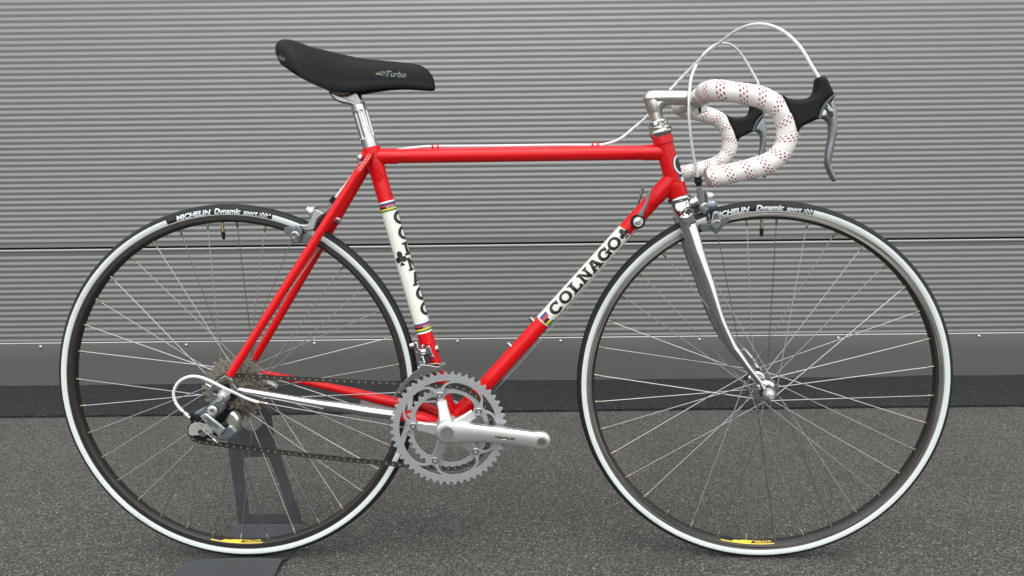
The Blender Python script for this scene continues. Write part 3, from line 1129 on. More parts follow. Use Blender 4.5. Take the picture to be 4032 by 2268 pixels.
# seat stays: near one from the picture, far one mirrored
top_s, low_s = V((.2478, -.0215, .733)), V((.0095, -.0615, .3725))
sdv = (low_s - top_s)
for mir in (0, 1):
    g = mirY if mir else (lambda p: p)
    path = [top_s - sdv * .012, top_s + sdv * .03, top_s + sdv * .5, top_s + sdv * .93, low_s]
    put('seat_stay', MB().tube([g(p) for p in path], [.0074, .0078, .0078, .0074, .0064], 20, True, 0, False, V((0, 1, 0)), [1, 1, 1, 1, 1.15]), fr, M['red'])
    # flattened stay cap lying against the seat lug
    outl = [(1620, 500), (1700, 520), (1722, 570), (1680, 690), (1560, 900), (1330, 1215), (1110, 1480), (1030, 1550), (985, 1500), (1040, 1360), (1180, 1110), (1330, 860), (1490, 600), (1560, 520)]
    pts = [zb(x, y, -.0275) for x, y in outl]
    pts = [V((p.x, -.0275 + max(0, (.7625 - p.z)) * -.055, p.z)) for p in pts]
    put('stay_cap', MB().prism([g(p) for p in pts], V((0, -.0 + (-.010 if mir else .010), 0)), .0015), fr, M['red'])
# bridge between the stays carrying the rear brake
br = zrr(640, 960, -.03)
brc = V((br.x + .012, 0, br.z + .012))
put('brake_bridge', MB().lathe(brc + V((0, -.027, 0)), (0, 1, 0), [(0, .0072), (.02, .0062), (.027, .0085), (.034, .0062), (.054, .0072)], 20), fr, M['red'])
nutd = V((.80, 0, -.40)).normalized()
put('brake_nut', MB().lathe(brc + nutd * .004, nutd, [(0, .0062), (.008, .0062), (.010, .0045), (.010, .003)], 18), fr, M['chromeworn'])
# chain stays
cs = [V((zk(520, 905, -.022).x, -.0225, BB.z - .001)), zc(2330, 812, -.0290), zc(1800, 748, -.034), zc(1700, 735, -.035), zc(1150, 662, -.041), zc(600, 572, -.047), zc(0, 484, -.053), zoom(640, 1330, 2.898)(960, 610, -.060), zoom(640, 1330, 2.898)(868, 592, -.0615)]
rads = [.0106, .0108, .0108, .0106, .0102, .0092, .0072, .0060, .0048]
flatr = [1.0] * 8
sp1 = spline(cs, 6)
def radi(r, n=6):
    res = []
    for i in range(len(r) - 1):
        for k in range(n):
            res.append(r[i] + (r[i + 1] - r[i]) * k / n)
    return res + [r[-1]]
rr1 = radi(rads)
cut = 11
put('chain_stay', MB().tube(sp1[:cut + 1], rr1[:cut + 1], 24), fr, M['red'])
put('chain_stay_plating', MB().tube(sp1[cut:], [r + .0001 for r in rr1[cut:]], 24), fr, M['chrome'], None, 'chromed rear length of the drive side chain stay')
put('chain_stay', MB().tube([mirY(p) for p in sp1], rr1, 24), fr, M['red'])
# dropouts
zq = zoom(780, 1420, 7.245)
def flat(pts, z, Y):
    q = [z(x, y, Y) for x, y in pts]
    return [(p.x, p.z) for p in q]
do_ = flat([(785, 400), (900, 460), (1005, 500), (1012, 590), (1060, 690), (1155, 790), (1190, 830), (1180, 960), (1090, 950), (990, 905), (900, 980), (860, 1100), (700, 1180), (590, 1190), (470, 1100), (375, 1000), (325, 890), (335, 800), (400, 700), (500, 610), (610, 535)], zq, -.0622)
h1 = flat([(850, 488), (892, 500), (930, 660), (1000, 830), (968, 862), (800, 770), (645, 680), (635, 640), (740, 550)], zq, -.0622)
c0 = zq(545, 868, -.0622)
h2 = [(c0.x + .0044 * math.cos(2 * PI * i / 16), c0.z + .0044 * math.sin(2 * PI * i / 16)) for i in range(16)]
for mir in (0, 1):
    me = curve_mesh([do_, h1, h2], .0055, .0007)
    sg = 1 if mir else -1
    warp(me, lambda x, y, z: V((x, sg * .0650 + z, y)))
    finish(me, 30)
    put('dropout', me, fr, M['chromeworn'])
sb = zq(230, 675, -.063)
sb2 = zq(370, 740, -.0645)
put('adjuster_screw', MB().tube([sb, sb + (sb2 - sb) * .12, sb + (sb2 - sb) * .13, sb2], [.0030, .0030, .0016, .0016], 10), fr, M['chrome'])
# gear hanger lettering ring is omitted at this size; bottle bosses and cable stops on the tubes
for (x, y, z) in ((1072, 205, zk), (97, 1256, zd)):
    p = z(x, y, 0)
    n = V((-DD.z, 0, DD.x))
    base = D1 + DD * (p - D1).dot(DD)
    put('bottle_boss', MB().lathe(base + n * .0135, n, [(0, .0045), (.003, .0042), (.003, .0046), (.0085, .0046), (.0090, .0038), (.0090, .0022), (.006, .0020)], 16), fr, M['chrome'])
for x in (1095, 1497):
    p = Apx(x * 1.5652, 580, 0)
    q = T1 + TD * (p - T1).dot(TD)
    for dx in (-.0048, .0048):
        cl = V((q.x + dx, 0.002, q.z + .0155))
        put('cable_clip', MB().tube([cl + V((0, .0042 * math.cos(a), .0042 * math.sin(a))) for a in [PI * 1.25 - PI * 1.5 * i / 10 for i in range(11)]] if False else [cl + V((0, .0040 * math.cos(a), .0040 * math.sin(a))) for a in [2 * PI * i / 14 for i in range(14)]], .0013, 8, False, 0, True), fr, M['red'])

# lettering on the tubes -------------------------------------------------------
def arc(cx, cy, rx, ry, a0, a1, n):
    return [(cx + rx * math.cos(math.radians(a0 + (a1 - a0) * i / n)), cy + ry * math.sin(math.radians(a0 + (a1 - a0) * i / n))) for i in range(n + 1)]
SL = {}
SL['O'] = [arc(.5, .5, .53, .51, 0, 360, 40)[:-1], arc(.5, .5, .27, .29, 0, 360, 32)[:-1]]
SL['C'] = [arc(.5, .5, .53, .51, 48, 322, 34) + [(.72, .34)] + arc(.5, .5, .26, .27, 318, 52, 26) + [(.70, .66), (.70, .60), (.90, .60), (.95, .98), (.86, .98)]]
SL['L'] = [[(.02, 0), (.98, 0), (.98, .36), (.78, .36), (.78, .20), (.46, .20), (.46, .84), (.60, .84), (.60, 1), (.02, 1), (.02, .84), (.17, .84), (.17, .16), (.02, .16)]]
SL['N'] = [[(-.02, 0), (.42, 0), (.42, .16), (.31, .16), (.31, .60), (.74, 0), (.92, 0), (.92, .84), (1.04, .84), (1.04, 1), (.60, 1), (.60, .84), (.70, .84), (.70, .42), (.30, 1), (-.02, 1), (-.02, .84), (.09, .84), (.09, .16), (-.02, .16)]]
SL['A'] = [[(-.04, 0), (.40, 0), (.40, .16), (.32, .16), (.36, .28), (.62, .28), (.66, .16), (.57, .16), (.57, 0), (1.06, 0), (1.06, .16), (.96, .16), (.68, 1), (.34, 1), (.06, .16), (-.04, .16)], [(.42, .43), (.58, .43), (.50, .70)]]
SL['G'] = [arc(.5, .5, .53, .51, 48, 300, 32) + [(.80, .06), (.86, .0), (.96, .0), (.96, .40), (1.06, .40), (1.06, .55), (.58, .55), (.58, .40), (.70, .40), (.70, .30)] + arc(.5, .5, .26, .27, 300, 52, 24) + [(.70, .66), (.70, .60), (.90, .60), (.95, .98), (.86, .98)]]
CLUB = [arc(.5, .765, .225, .235, 0, 360, 24)[:-1], arc(.245, .415, .235, .205, 0, 360, 24)[:-1], arc(.755, .415, .235, .205, 0, 360, 24)[:-1],
        [(.47, .56), (.485, .40), (.44, .20), (.26, 0), (.74, 0), (.56, .20), (.515, .40), (.53, .56)]]
def emblem_mesh(fn=lambda x, y: (x, y)):
    """the leaves and the stem of the club as one flat sheet"""
    bm = bmesh.new()
    for Lp in CLUB:
        bm.faces.new([bm.verts.new((*fn(x, y), 0)) for x, y in Lp])
    me = bpy.data.meshes.new('club_emblem')
    bm.to_mesh(me)
    bm.free()
    return me
def on_tube(loops, o, ax, r, t, az, wu, wv, rot, name, m, parent=fr, lift=.0006):
    """print an outline (unit box) on a tube. t: place along the axis, az: angle around it measured from the camera side (-Y)
    towards +X; rot: turn of the figure; wu, wv: its width and height"""
    me = loops if isinstance(loops, bpy.types.Mesh) else curve_mesh(loops, 0)
    cr, sr = math.cos(rot), math.sin(rot)
    for v in me.vertices:
        x, y = (v.co.x - .5) * wu, (v.co.y - .5) * wv
        v.co = V((x * cr - y * sr, x * sr + y * cr, 0))
    refine(me, .0022)
    ax = V(ax).normalized()
    c = V((0, -1, 0))
    s = V((0, 1, 0)).cross(ax)
    if s.x < 0:
        s = -s
    for v in me.vertices:
        a = az + v.co.y / r
        v.co = V(o) + ax * (t + v.co.x) + (c * math.cos(a) + s * math.sin(a)) * (r + lift)
    me.update()
    return put(name, me, parent, m)
word = 'COLNAGO'
# down tube: reading upwards; letter tops towards the upper left, so figure x along the axis and y against +X side
per = 26.0e-3
tC0, tC1 = down_at(156), down_at(1344)
stp = (tC1 - tC0) / 7
for i, ch in enumerate(word):
    mir = [[(x, 1 - y) for x, y in Lp] for Lp in SL[ch]]
    on_tube(mir, D1, DD, RD_, tC0 + stp * (i + .5), -.10, stp * .93, .0220, 0, 'letter', M['ink'])
on_tube(emblem_mesh(lambda x, y: (x, 1 - y)), D1, DD, RD_, down_at(1421), -.06, .0205, .0200, 0, 'club_emblem', M['ink'])
for k, c in enumerate(('blue', 'redprint', 'ink', 'yellow', 'green')):
    a0 = -.80 + k * .36
    e_ = [1.0, .93, .62, .55, .8][k]
    on_tube([[(0, 0), (e_, 0), (e_ * (1.0 if k < 2 else 1.12), 1), (0, 1)]], D1, DD, RD_, down_at(18) + .0085, a0 + .18, .0165, .36 * RD_, 0, 'colour_band', M[c])
# seat tube: letters standing one below the other on the front of the tube
sA, sB = seat_at(187), seat_at(1228)
stp = (sB - sA) / 7
for i, ch in enumerate(word):
    # figure x -> around the tube, y -> up the tube: turn by a quarter
    on_tube(SL[ch], S1, -SD, RS, -(sA + stp * (i + .47)), math.radians(86), .0235, stp * .80, math.radians(90), 'letter', M['ink']) if False else None
    me = curve_mesh(SL[ch], 0)
    for v in me.vertices:
        v.co = V(((v.co.x - .5) * .0240, (v.co.y - .5) * stp * .84, 0))
    refine(me, .002)
    sx = V((0, 1, 0)).cross(SD)
    if sx.x < 0:
        sx = -sx
    for v in me.vertices:
        a = math.radians(77) + v.co.x / RS
        v.co = S1 + SD * (sA + stp * (i + .47) - v.co.y) + (V((0, -1, 0)) * math.cos(a) + sx * math.sin(a)) * (RS + .0007)
    put('letter', me, fr, M['ink'])
me = emblem_mesh()
for v in me.vertices:
    v.co = V(((v.co.x - .5) * .0215, (v.co.y - .5) * .0265, 0))
refine(me, .002)
for v in me.vertices:
    a = math.radians(-5) + v.co.x / RS
    v.co = S1 + SD * (seat_at(634) - v.co.y) + (V((0, -1, 0)) * math.cos(a) + sx * math.sin(a)) * (RS + .0007)
put('club_emblem', me, fr, M['ink'])
def small_print(body, o, ax, r, t, az, h, m, up=1, name='lettering', squeeze=1.0, lift=.0008):
    """small words running around a tube"""
    me = text_mesh(body, h, .0, .1, 1.05)
    s = V((0, 1, 0)).cross(V(ax))
    if s.x < 0:
        s = -s
    refine(me, .002)
    for v in me.vertices:
        a = az + v.co.x * squeeze / r
        v.co = V(o) + V(ax) * (t - v.co.y * up) + (V((0, -1, 0)) * math.cos(a) + s * math.sin(a)) * (r + lift)
    o_ = put(name, me, fr, m)
    o_['kind'] = 'stuff'
small_print('WORLD CHAMPION', S1, SD, RS, seat_at(149), 1.80, .0056, M['whiteprint'])
small_print('MADE IN ITALY', S1, SD, RS, seat_at(1320), 1.60, .0056, M['whiteprint'])
# head badge on the front of the head tube
def badge(loops, m, r, name='head_badge', az=math.radians(55), t=.056):
    me = curve_mesh(loops, 0)
    refine(me, .0022)
    s = V((0, 1, 0)).cross(HAX)
    if s.x < 0:
        s = -s
    for v in me.vertices:
        a = az + v.co.x / .016
        v.co = HEAD_T + HAX * (t - v.co.y) + (V((0, -1, 0)) * math.cos(a) + s * math.sin(a)) * (.016 + r)
    put(name, me, fr, m)
badge([arc(0, 0, .0128, .0180, 0, 360, 40)[:-1]], M['ink'], .0004)
badge([arc(0, 0, .0118, .0170, 0, 360, 40)[:-1]], M['whiteprint'], .0007)
badge([arc(0, 0, .0085, .0130, 0, 360, 36)[:-1]], M['ink'], .0010)
badge([[(-.0095, -.017), (.0095, -.017), (.0095, -.034), (0, -.043), (-.0095, -.034)]], M['ink'], .0004)
for k, (c, x0, x1) in enumerate((('blue', -.0088, -.0058), ('redprint', -.0088, -.0058), ('yellow', -.0062, -.0026), ('green', -.0024, .0018), ('whiteprint', -.0050, .0040))):
    yy = ((-.0175, -.0205), (-.0210, -.0270), (-.0310, -.0385), (-.0310, -.0410), (-.0220, -.0300))[k]
    badge([[(x0, yy[0]), (x1, yy[0] + .0012), (x1, yy[1] - .0012), (x0, yy[1])]], M[c], .0008)
# stay cap lettering
me = text_mesh('COLNAGO', .0090, .0, 0, 1.12)
pa, pb = zb(1610, 640, -.0285), zb(1220, 1180, -.0285)
dirp = (pb - pa)
Lx = max(v.co.x for v in me.vertices) - min(v.co.x for v in me.vertices)
tdir = dirp.normalized()
ndir = V((tdir.z, 0, -tdir.x))
for v in me.vertices:
    p = (pa + pb) / 2 + tdir * (v.co.x * dirp.length / Lx) + ndir * -(v.co.y - .0038)
    p.y = -.0275 - max(0, (.7625 - p.z)) * .055 - .0004
    v.co = p
o = put('lettering', me, fr, M['stampwhite'])
o['kind'] = 'stuff'

# ------------------------------------------------------------------ fork, headset, stem
fk = group_part('fork', bike, 'chromed steel fork')
f1 = zoomf(2600, 700, 2.634)
f2 = zoomf(2750, 1350, 3.622)
f3 = zoomf(2400, 680, 2.898)
fb = zoomf(2640, 740, 6.588)
bl = [fb(330, 700, -.0300), f1(262, 420, -.0315), f1(288, 490, -.0325), f1(338, 640, -.0345), f1(385, 800, -.0365), f1(492, 1100, -.0400), f1(606, 1449, -.0435), f2(458, 0, -.0455), f2(562, 150, -.048), f2(700, 345, -.0505), f2(812, 485, -.0520), f2(880, 572, -.0530)]
ba = [.0135, .0140, .0142, .0140, .0135, .0115, .0092, .0082, .0070, .0062, .0057, .0056]       # fore and aft
bf = [.66, .66, .66, .66, .68, .74, .84, .9, .96, 1.0, 1.0, .9]
bp = spline(bl, 6)
bav, bfv = radi(ba), radi(bf)
for mir in (0, 1):
    g = mirf if mir else (lambda p: p)
    P = [g(p) for p in bp]
    mb = MB()
    # 'up' lies in the fork plane so that the narrow direction is across the bicycle
    T0 = (P[1] - P[0]).normalized()
    upv = SN.cross(T0).normalized()
    mb.tube(P, bav, 28, True, 0, False, upv, bfv)
    put('blade', mb.mesh('blade', [M['chrome']], 60), fk)
    tip = g(f2(925, 640, -.0535))
    q0 = P[-1]
    mb = MB().tube([q0, q0 + (tip - q0) * .5, tip + (tip - q0) * .1], [.0054, .0062, .0085], 16, True, 0, False, SN, .0035 / .0062)
    put('fork_end', mb, fk, M['chromeworn'])
    # tang point on the blade
# crown: bridging block, rounded, with shoulders
o_c = HEAD_B + HAX * .030
cx_ = V((-HAX.z, 0, HAX.x))
cx_ = (cx_ - SN * cx_.dot(SN)).normalized()
def crown_ring(t, w_, l_, rnd=.5, n=32, off=0.0):
    pts = []
    for k in range(n):
        a = 2 * PI * k / n
        c, s = math.cos(a), math.sin(a)
        e = 2 / 3.2
        pts.append(HEAD_B + HAX * t + cx_ * (off + l_ * math.copysign(abs(c) ** e, c)) + SN * (w_ * math.copysign(abs(s) ** e, s)))
    return pts
rings = [crown_ring(.0095, .0155, .0155), crown_ring(.016, .0165, .0160), crown_ring(.022, .0190, .0160), crown_ring(.0275, .0300, .0155), crown_ring(.031, .0385, .0150), crown_ring(.037, .0425, .0155, off=.0005), crown_ring(.047, .0430, .0160, off=.001), crown_ring(.050, .0415, .0150, off=.001), crown_ring(.051, .038, .0135, off=.001)]
mb = MB()
n = 32
mb.v = [p for r in rings for p in r]
for i in range(len(rings) - 1):
    for k in range(n):
        mb.f.append((i * n + k, i * n + (k + 1) % n, (i + 1) * n + (k + 1) % n, (i + 1) * n + k))
mb.f += [tuple(range(n)), tuple((len(rings) - 1) * n + k for k in range(n))]
mb.m = [0] * len(mb.f)
put('crown', mb.mesh('crown', [M['chrome']], 50), fk)
# pointed reinforcement on each blade and the maker's emblem
for mir in (0, 1):
    g = mirf if mir else (lambda p: p)
    tg = [(232, 760), (330, 745), (450, 740), (590, 650), (620, 760), (640, 850), (560, 920), (510, 1040), (440, 960), (360, 905), (270, 850)]
    pts = [fb(x, y, -.0445) for x, y in tg]
    put('crown_point', MB().prism([g(p) for p in pts], SN * (.006 if not mir else -.006), .0018), fk, M['chrome'])
eo = fb(385, 590, -.0)
ec = MB()
em = []
for me in (curve_mesh([arc(0, 0, .0118, .0092, 40, 320, 30) + arc(0, 0, .0096, .0073, 320, 40, 26)], 0), emblem_mesh(lambda x, y: ((x - .5) * .0125, (y - .5) * .0095))):
    for v in me.vertices:
        v.co = eo + cx_ * v.co.x - HAX * v.co.y + SN * -.0400
    bvh_src = None
    put('emblem', me, fk, M['ink'])

hs = group_part('headset', bike)
zt = zoomf(2500, 320, 6.038)
def hz(p):
    return (p - HEAD_T).dot(HAX)
put('upper_cup', MB().lathe(HEAD_T, HAX, [(-.0125, .0170), (-.0125, .0185), (-.0110, .0202), (-.0085, .0212), (-.0055, .0210), (-.0030, .0195), (-.0012, .0178), (.0002, .0172)], 40), hs, M['chromeworn'])
put('washer', MB().lathe(HEAD_T, HAX, [(-.0185, .0150), (-.0185, .0178), (-.0165, .0183), (-.0125, .0180), (-.0125, .0150)], 40), hs, M['chromeworn'])
nut = MB()
n = 48
hexr = lambda k: .0166 / max(math.cos(((k / n * 8) % 1 - .5) * 2 * PI / 8), .94)
for t, f in ((-.0285, .80), (-.0282, .95), (-.0265, 1.0), (-.0192, 1.0), (-.0186, .96)):
    for k in range(n):
        a = 2 * PI * k / n
        s_ = V((0, 1, 0)).cross(HAX)
        r = hexr(k) * f if f == 1.0 else .0166 * f
        nut.v.append(HEAD_T + HAX * t + (V((0, -1, 0)) * math.cos(a) + s_ * math.sin(a)) * r)
for i in range(4):
    for k in range(n):
        nut.f.append((i * n + k, i * n + (k + 1) % n, (i + 1) * n + (k + 1) % n, (i + 1) * n + k))
nut.f.append(tuple(range(n)))
nut.m = [0] * len(nut.f)
put('lock_nut', nut, hs, M['chromeworn'])
put('lower_cup', MB().lathe(HEAD_B, HAX, [(-.0004, .0168), (.0004, .0190), (.0025, .0208), (.0048, .0212), (.0070, .0206), (.0092, .0188), (.0105, .0162)], 40), hs, M['chrome'])

stm = group_part('stem', bike)
q = [HEAD_T - HAX * .020, HEAD_T - HAX * .064]
q.append(zt(415, 560, 0))
P = [q[0], q[1], zt(432, 600, 0), zt(405, 480, 0), zt(420, 420, 0), zt(500, 388, 0), zt(700, 388, 0), zt(1000, 390, 0), zt(1330, 394, 0)]
P = [HEAD_T - HAX * .024, HEAD_T - HAX * .060]
qb = zt(480, 745, 0)
body = [qb, zt(440, 600, 0), zt(398, 440, 0)]
put('quill', MB().lathe(HEAD_T, HAX, [((qb - HEAD_T).dot(HAX) - .004, .0108), (-.022, .0110)], 32), stm, M['alloy'])
d1 = (zt(398, 440, 0) - qb)
put('riser', MB().tube([qb - d1 * .02, qb, qb + d1 * .5, zt(372, 375, 0) + V((.0012, 0, -.002))], [.0113, .0119, .0136, .0130], 32), stm, M['alloy'])
ext = [zt(318, 392, 0), zt(345, 392, 0), zt(420, 391, 0), zt(700, 388, 0), zt(1000, 390, 0), zt(1420, 396, 0)]
put('extension', MB().tube(ext, [.0085, .0116, .0132, .0130, .0127, .0127], 32), stm, M['alloy'])
put('corner', MB().ball(zt(392, 402, 0), .0138, 24, 0, (1.05, 1, 1.0)), stm, M['alloy'])
# fillet under the corner
fl = [zt(505, 730, 0), zt(530, 600, 0), zt(600, 500, 0), zt(720, 455, 0)]
put('gusset', MB().tube(spline(fl, 5), [.0100, .0103, .0106, .0108, .0110, .0112, .0112, .0112, .0112, .0112, .0112, .0111, .0110, .0108, .0105, .010], 20), stm, M['alloy'])
clc = zt(1500, 395, 0)
put('clamp', MB().lathe(clc - SN * .0185, SN, [(0, .0138), (0, .0160), (.0015, .0168), (.0355, .0168), (.037, .0160), (.037, .0138)], 40), stm, M['alloy'])
for a, b in (([(1330, 560), (1505, 585), (1528, 780), (1372, 832), (1322, 640)], 1), ([(1552, 585), (1715, 545), (1722, 712), (1572, 772)], 2)):
    pts = [zt(x, y, -.011) for x, y in a]
    put('clamp_lug', MB().prism(pts, SN * .022, .0012), stm, M['alloy'])
put('clamp_bolt', MB().tube([zt(1490, 690, 0), zt(1620, 670, 0)], .003, 12), stm, M['darksteel'])
# engraved oval with two letters and a number
for body_, sz_, cx0, cy0 in (('SR', .0085, 848, 372), ('210 05 70', .0036, 845, 440)):
    me = text_mesh(body_, sz_, 0, .1, 1.0)
    c_ = zt(cx0, cy0, -.0)
    for v in me.vertices:
        p = c_ + fx * v.co.x + fz * v.co.y
        h_ = (p - zt(848, 390, 0)).dot(fz)
        v.co = p - SN * (math.sqrt(max(0, .01295 ** 2 - h_ * h_)) + .0003)
    o = put('engraving', me, stm, M['greylight'])
    o['kind'] = 'stuff'
me = curve_mesh([arc(0, 0, .0122, .0062, 0, 360, 36)[:-1], arc(0, 0, .0116, .0057, 0, 360, 36)[:-1]], 0)
c_ = zt(848, 350, 0)
for v in me.vertices:
    p = c_ + fx * v.co.x + fz * v.co.y
    h_ = (p - zt(848, 390, 0)).dot(fz)
    v.co = p - SN * (math.sqrt(max(0, .01295 ** 2 - h_ * h_)) + .0003)
put('engraving', me, stm, M['greylight'])

# ------------------------------------------------------------------ handlebar with wound tape
hb = group_part('handlebar', bike)
zh = zoomf(2480, 60, 2.07)
bar = [clc - SN * .0, clc - SN * .030, clc - SN * .075 + fx * .001]
near = [zh(612, 628, -.135), zh(668, 612, -.168), zh(742, 613, -.190), zh(850, 628, -.202), zh(1000, 652, -.2055), zh(1100, 682, -.206), zh(1180, 730, -.206), zh(1240, 800, -.206), zh(1275, 885, -.206), zh(1283, 960, -.206), zh(1266, 1050, -.206), zh(1222, 1128, -.206), zh(1150, 1190, -.206), zh(1040, 1236, -.206), (zh(900, 1272, -.206)), zh(760, 1300, -.206), zh(640, 1322, -.206)]
full = spline(bar + near, 10)
def resample(P, step):
    res = [P[0]]
    acc = 0
    for a, b in zip(P, P[1:]):
        L = (b - a).length
        while acc + L >= step:
            t = (step - acc) / L
            a = a + (b - a) * t
            res.append(a)
            L = (b - a).length
            acc = 0
        acc += L
    res.append(P[-1])
    return res
full = resample(full, .0011)
def tape_obj(P, g, flip):
    n = 40
    mb = MB()
    pit = .0262
    T = []
    N = len(P)
    for i in range(N):
        T.append((P[min(N - 1, i + 1)] - P[max(0, i - 1)]).normalized())
    u = (SN - T[0] * SN.dot(T[0]))
    if u.length < .05:
        u = fz - T[0] * fz.dot(T[0])
    u.normalize()
    uvs = []
    s = 0
    for i in range(N):
        if i:
            s += (P[i] - P[i - 1]).length
            u = (u - T[i] * u.dot(T[i])).normalized()
        v = T[i].cross(u)
        for k in range(n + 1):
            a = 2 * PI * k / n
            ph = s / pit - (k / n)
            fr_ = ph % 1.0
            r = .0150 + .0008 * (1 - fr_) - .0010 * max(0, 1 - min(fr_, 1 - fr_) / .06) + .0004 * math.sin(s * 90 + a * 2)
            if N - i < 8:
                r -= .0012 * (8 - (N - i)) / 7
            mb.v.append(g(P[i] + (u * math.cos(a) + v * math.sin(a)) * r))
            uvs.append((ph + 50, k / n))
    for i in range(N - 1):
        for k in range(n):
            mb.f.append((i * (n + 1) + k, i * (n + 1) + k + 1, (i + 1) * (n + 1) + k + 1, (i + 1) * (n + 1) + k))
            mb.m.append(0)
    me = bpy.data.meshes.new('bar_tape')
    me.from_pydata([tuple(p) for p in mb.v], [], mb.f)
    uvl = me.uv_layers.new(name='UVMap')
    for lp in me.loops:
        uvl.data[lp.index].uv = uvs[lp.vertex_index]
    me.polygons.foreach_set('use_smooth', [True] * len(me.polygons))
    me.update()
    put('bar_tape', me, hb, M['tape'])
i0 = next(i for i, p in enumerate(full) if (p - clc).length > .052)
for g in ((lambda p: p), mirf):
    tape_obj(full[i0:], g, 0)
    P = [g(p) for p in full[:i0 + 12]]
    put('bare_tube', MB().tube(P, [.0136 - .0003 * (i / len(P)) for i in range(len(P))], 28), hb, M['alloy'])
    e_ = full[-1]
    dv = (full[-1] - full[-12]).normalized()
    a_, b_ = g(e_), g(e_ + dv * .01)
    put('end_plug', MB().lathe(a_, (b_ - a_), [(-.003, .0140), (0, .0150), (.0022, .0150), (.0038, .0138), (.0040, .0060), (.0028, .0035)], 28), hb, M['satin'])

# ------------------------------------------------------------------ brake levers
zl = zoomf(3060, 280, 3.15)
DL = -.206
hood_o = [(62, 308), (95, 325), (135, 342), (220, 358), (320, 350), (398, 322), (440, 280), (460, 205), (468, 140), (478, 95), (510, 78), (545, 70), (592, 88), (640, 180), (682, 272), (688, 292), (640, 325), (570, 395), (520, 475), (492, 560), (480, 600), (400, 640), (320, 680), (275, 712), (242, 768), (190, 700), (150, 605), (100, 512), (70, 430)]
brk_o = [(684, 284), (696, 318), (645, 356), (575, 445), (535, 530), (518, 592), (478, 600), (486, 555), (512, 475), (560, 395), (630, 322)]
lev_o = [(672, 340), (692, 345), (715, 420), (733, 540), (737, 650), (733, 760), (705, 910), (675, 1050), (660, 1160), (688, 1245), (720, 1305), (722, 1345), (700, 1372), (668, 1345), (620, 1245), (592, 1165), (587, 1090), (600, 975), (628, 850), (634, 720), (622, 645), (590, 608), (545, 585), (528, 560), (545, 500), (600, 415)]
plate_o = [(600, 405), (660, 372), (672, 400), (700, 555), (684, 577), (668, 570), (575, 468)]
def bulged(name, outline, g, w_mid, w_edge, m, parent, n_in=5, smooth_n=3, dl=DL):
    """soft body: outline kept at half thickness w_edge, swelling to w_mid inside"""
    base = [V((x, y, 0)) for x, y in outline]
    if smooth_n > 1:
        base = rounded(base, smooth_n)
    loops = [[(p.x, p.y) for p in base]]
    me = curve_mesh(loops, 0)
    bm = bmesh.new()
    bm.from_mesh(me)
    bmesh.ops.remove_doubles(bm, verts=bm.verts, dist=1e-6)
    for ax in (0, 1):
        lo = min(v.co[ax] for v in bm.verts)
        hi = max(v.co[ax] for v in bm.verts)
        st_ = 14.0
        k = int((hi - lo) / st_)
        for i in range(1, k + 1):
            co = V((0, 0, 0))
            co[ax] = lo + (hi - lo) * i / (k + 1)
            no = V((0, 0, 0))
            no[ax] = 1
            bmesh.ops.bisect_plane(bm, geom=bm.verts[:] + bm.edges[:] + bm.faces[:], plane_co=co, plane_no=no)
    pts = [V((p[0], p[1])) for p in loops[0]]
    def dist(x, y):
        best = 1e9
        q = V((x, y))
        for a, b in zip(pts, pts[1:] + pts[:1]):
            ab = b - a
            t = max(0, min(1, (q - a).dot(ab) / max(1e-9, ab.length_squared)))
            best = min(best, (a + ab * t - q).length)
        return best
    mb = MB()
    vi = {}
    bm.verts.ensure_lookup_table()
    vs0 = [(v.co.x, v.co.y) for v in bm.verts]
    D = [dist(x, y) for x, y in vs0]
    ref = 62.0
    def half(d):
        t = min(1, d / ref)
        return w_edge + (w_mid - w_edge) * math.sqrt(max(0, 1 - (1 - t) ** 2))
    nv = len(vs0)
    for sgn in (-1, 1):
        for (x, y), d in zip(vs0, D):
            p = zl(x, y, dl)
            mb.v.append(g(p + SN * sgn * half(d)))
    for f in bm.faces:
        ids = [v.index for v in f.verts]
        mb.f.append(tuple(ids))
        mb.f.append(tuple(nv + i for i in reversed(ids)))
    for e in bm.edges:
        if len(e.link_faces) == 1:
            a, b = e.verts[0].index, e.verts[1].index
            mb.f.append((a, b, nv + b, nv + a))
    mb.m = [0] * len(mb.f)
    bm.free()
    return put(name, mb.mesh(name, [m], 55), parent)
for mir in (0, 1):
    g = mirf if mir else (lambda p: p)
    lv = group_part('brake_lever', bike, ('far side' if mir else 'near side') + ' brake lever with black rubber hood')
    bulged('hood', hood_o, g, .0160, .0045, M['rubber'], lv)
    bulged('bracket', brk_o, g, .0135, .0110, M['darkgrey'], lv)
    bulged('lever_blade', lev_o, g, .0085, .0035, M['grey'], lv)
    pts = [zl(x, y, DL - .0102) for x, y in plate_o]
    sgn = 1
    put('name_plate', MB().prism([g(p) for p in pts], SN * (.002 if not mir else -.002), .0003), lv, M['leverplate'])
    pv = zl(570, 517, DL - .0095)
    a_, b_ = g(pv), g(pv - SN)
    put('pivot', MB().lathe(a_, b_ - a_, [(0, .0046), (.0012, .0044), (.0013, .0034), (.0022, .0032), (.0022, .0010)], 20), lv, M['satin'])
    if not mir:
        for body_, h_, u0, v0 in (('SHIMANO', .0030, 650, 455), ('SLR', .0050, 640, 476)):
            me = text_mesh(body_, h_, .0001, .15, 1.0)
            c_ = zl(u0, v0, DL - .0106)
            dr = (zl(u0 + 50, v0 + 62, DL - .0106) - c_).normalized()
            up_ = SN.cross(dr).normalized()
            if up_.z < 0:
                up_ = -up_
            for v in me.vertices:
                v.co = c_ + dr * v.co.x + up_ * v.co.y
            o = put('lettering', me, lv, M['whiteprint'])
            o['kind'] = 'stuff'

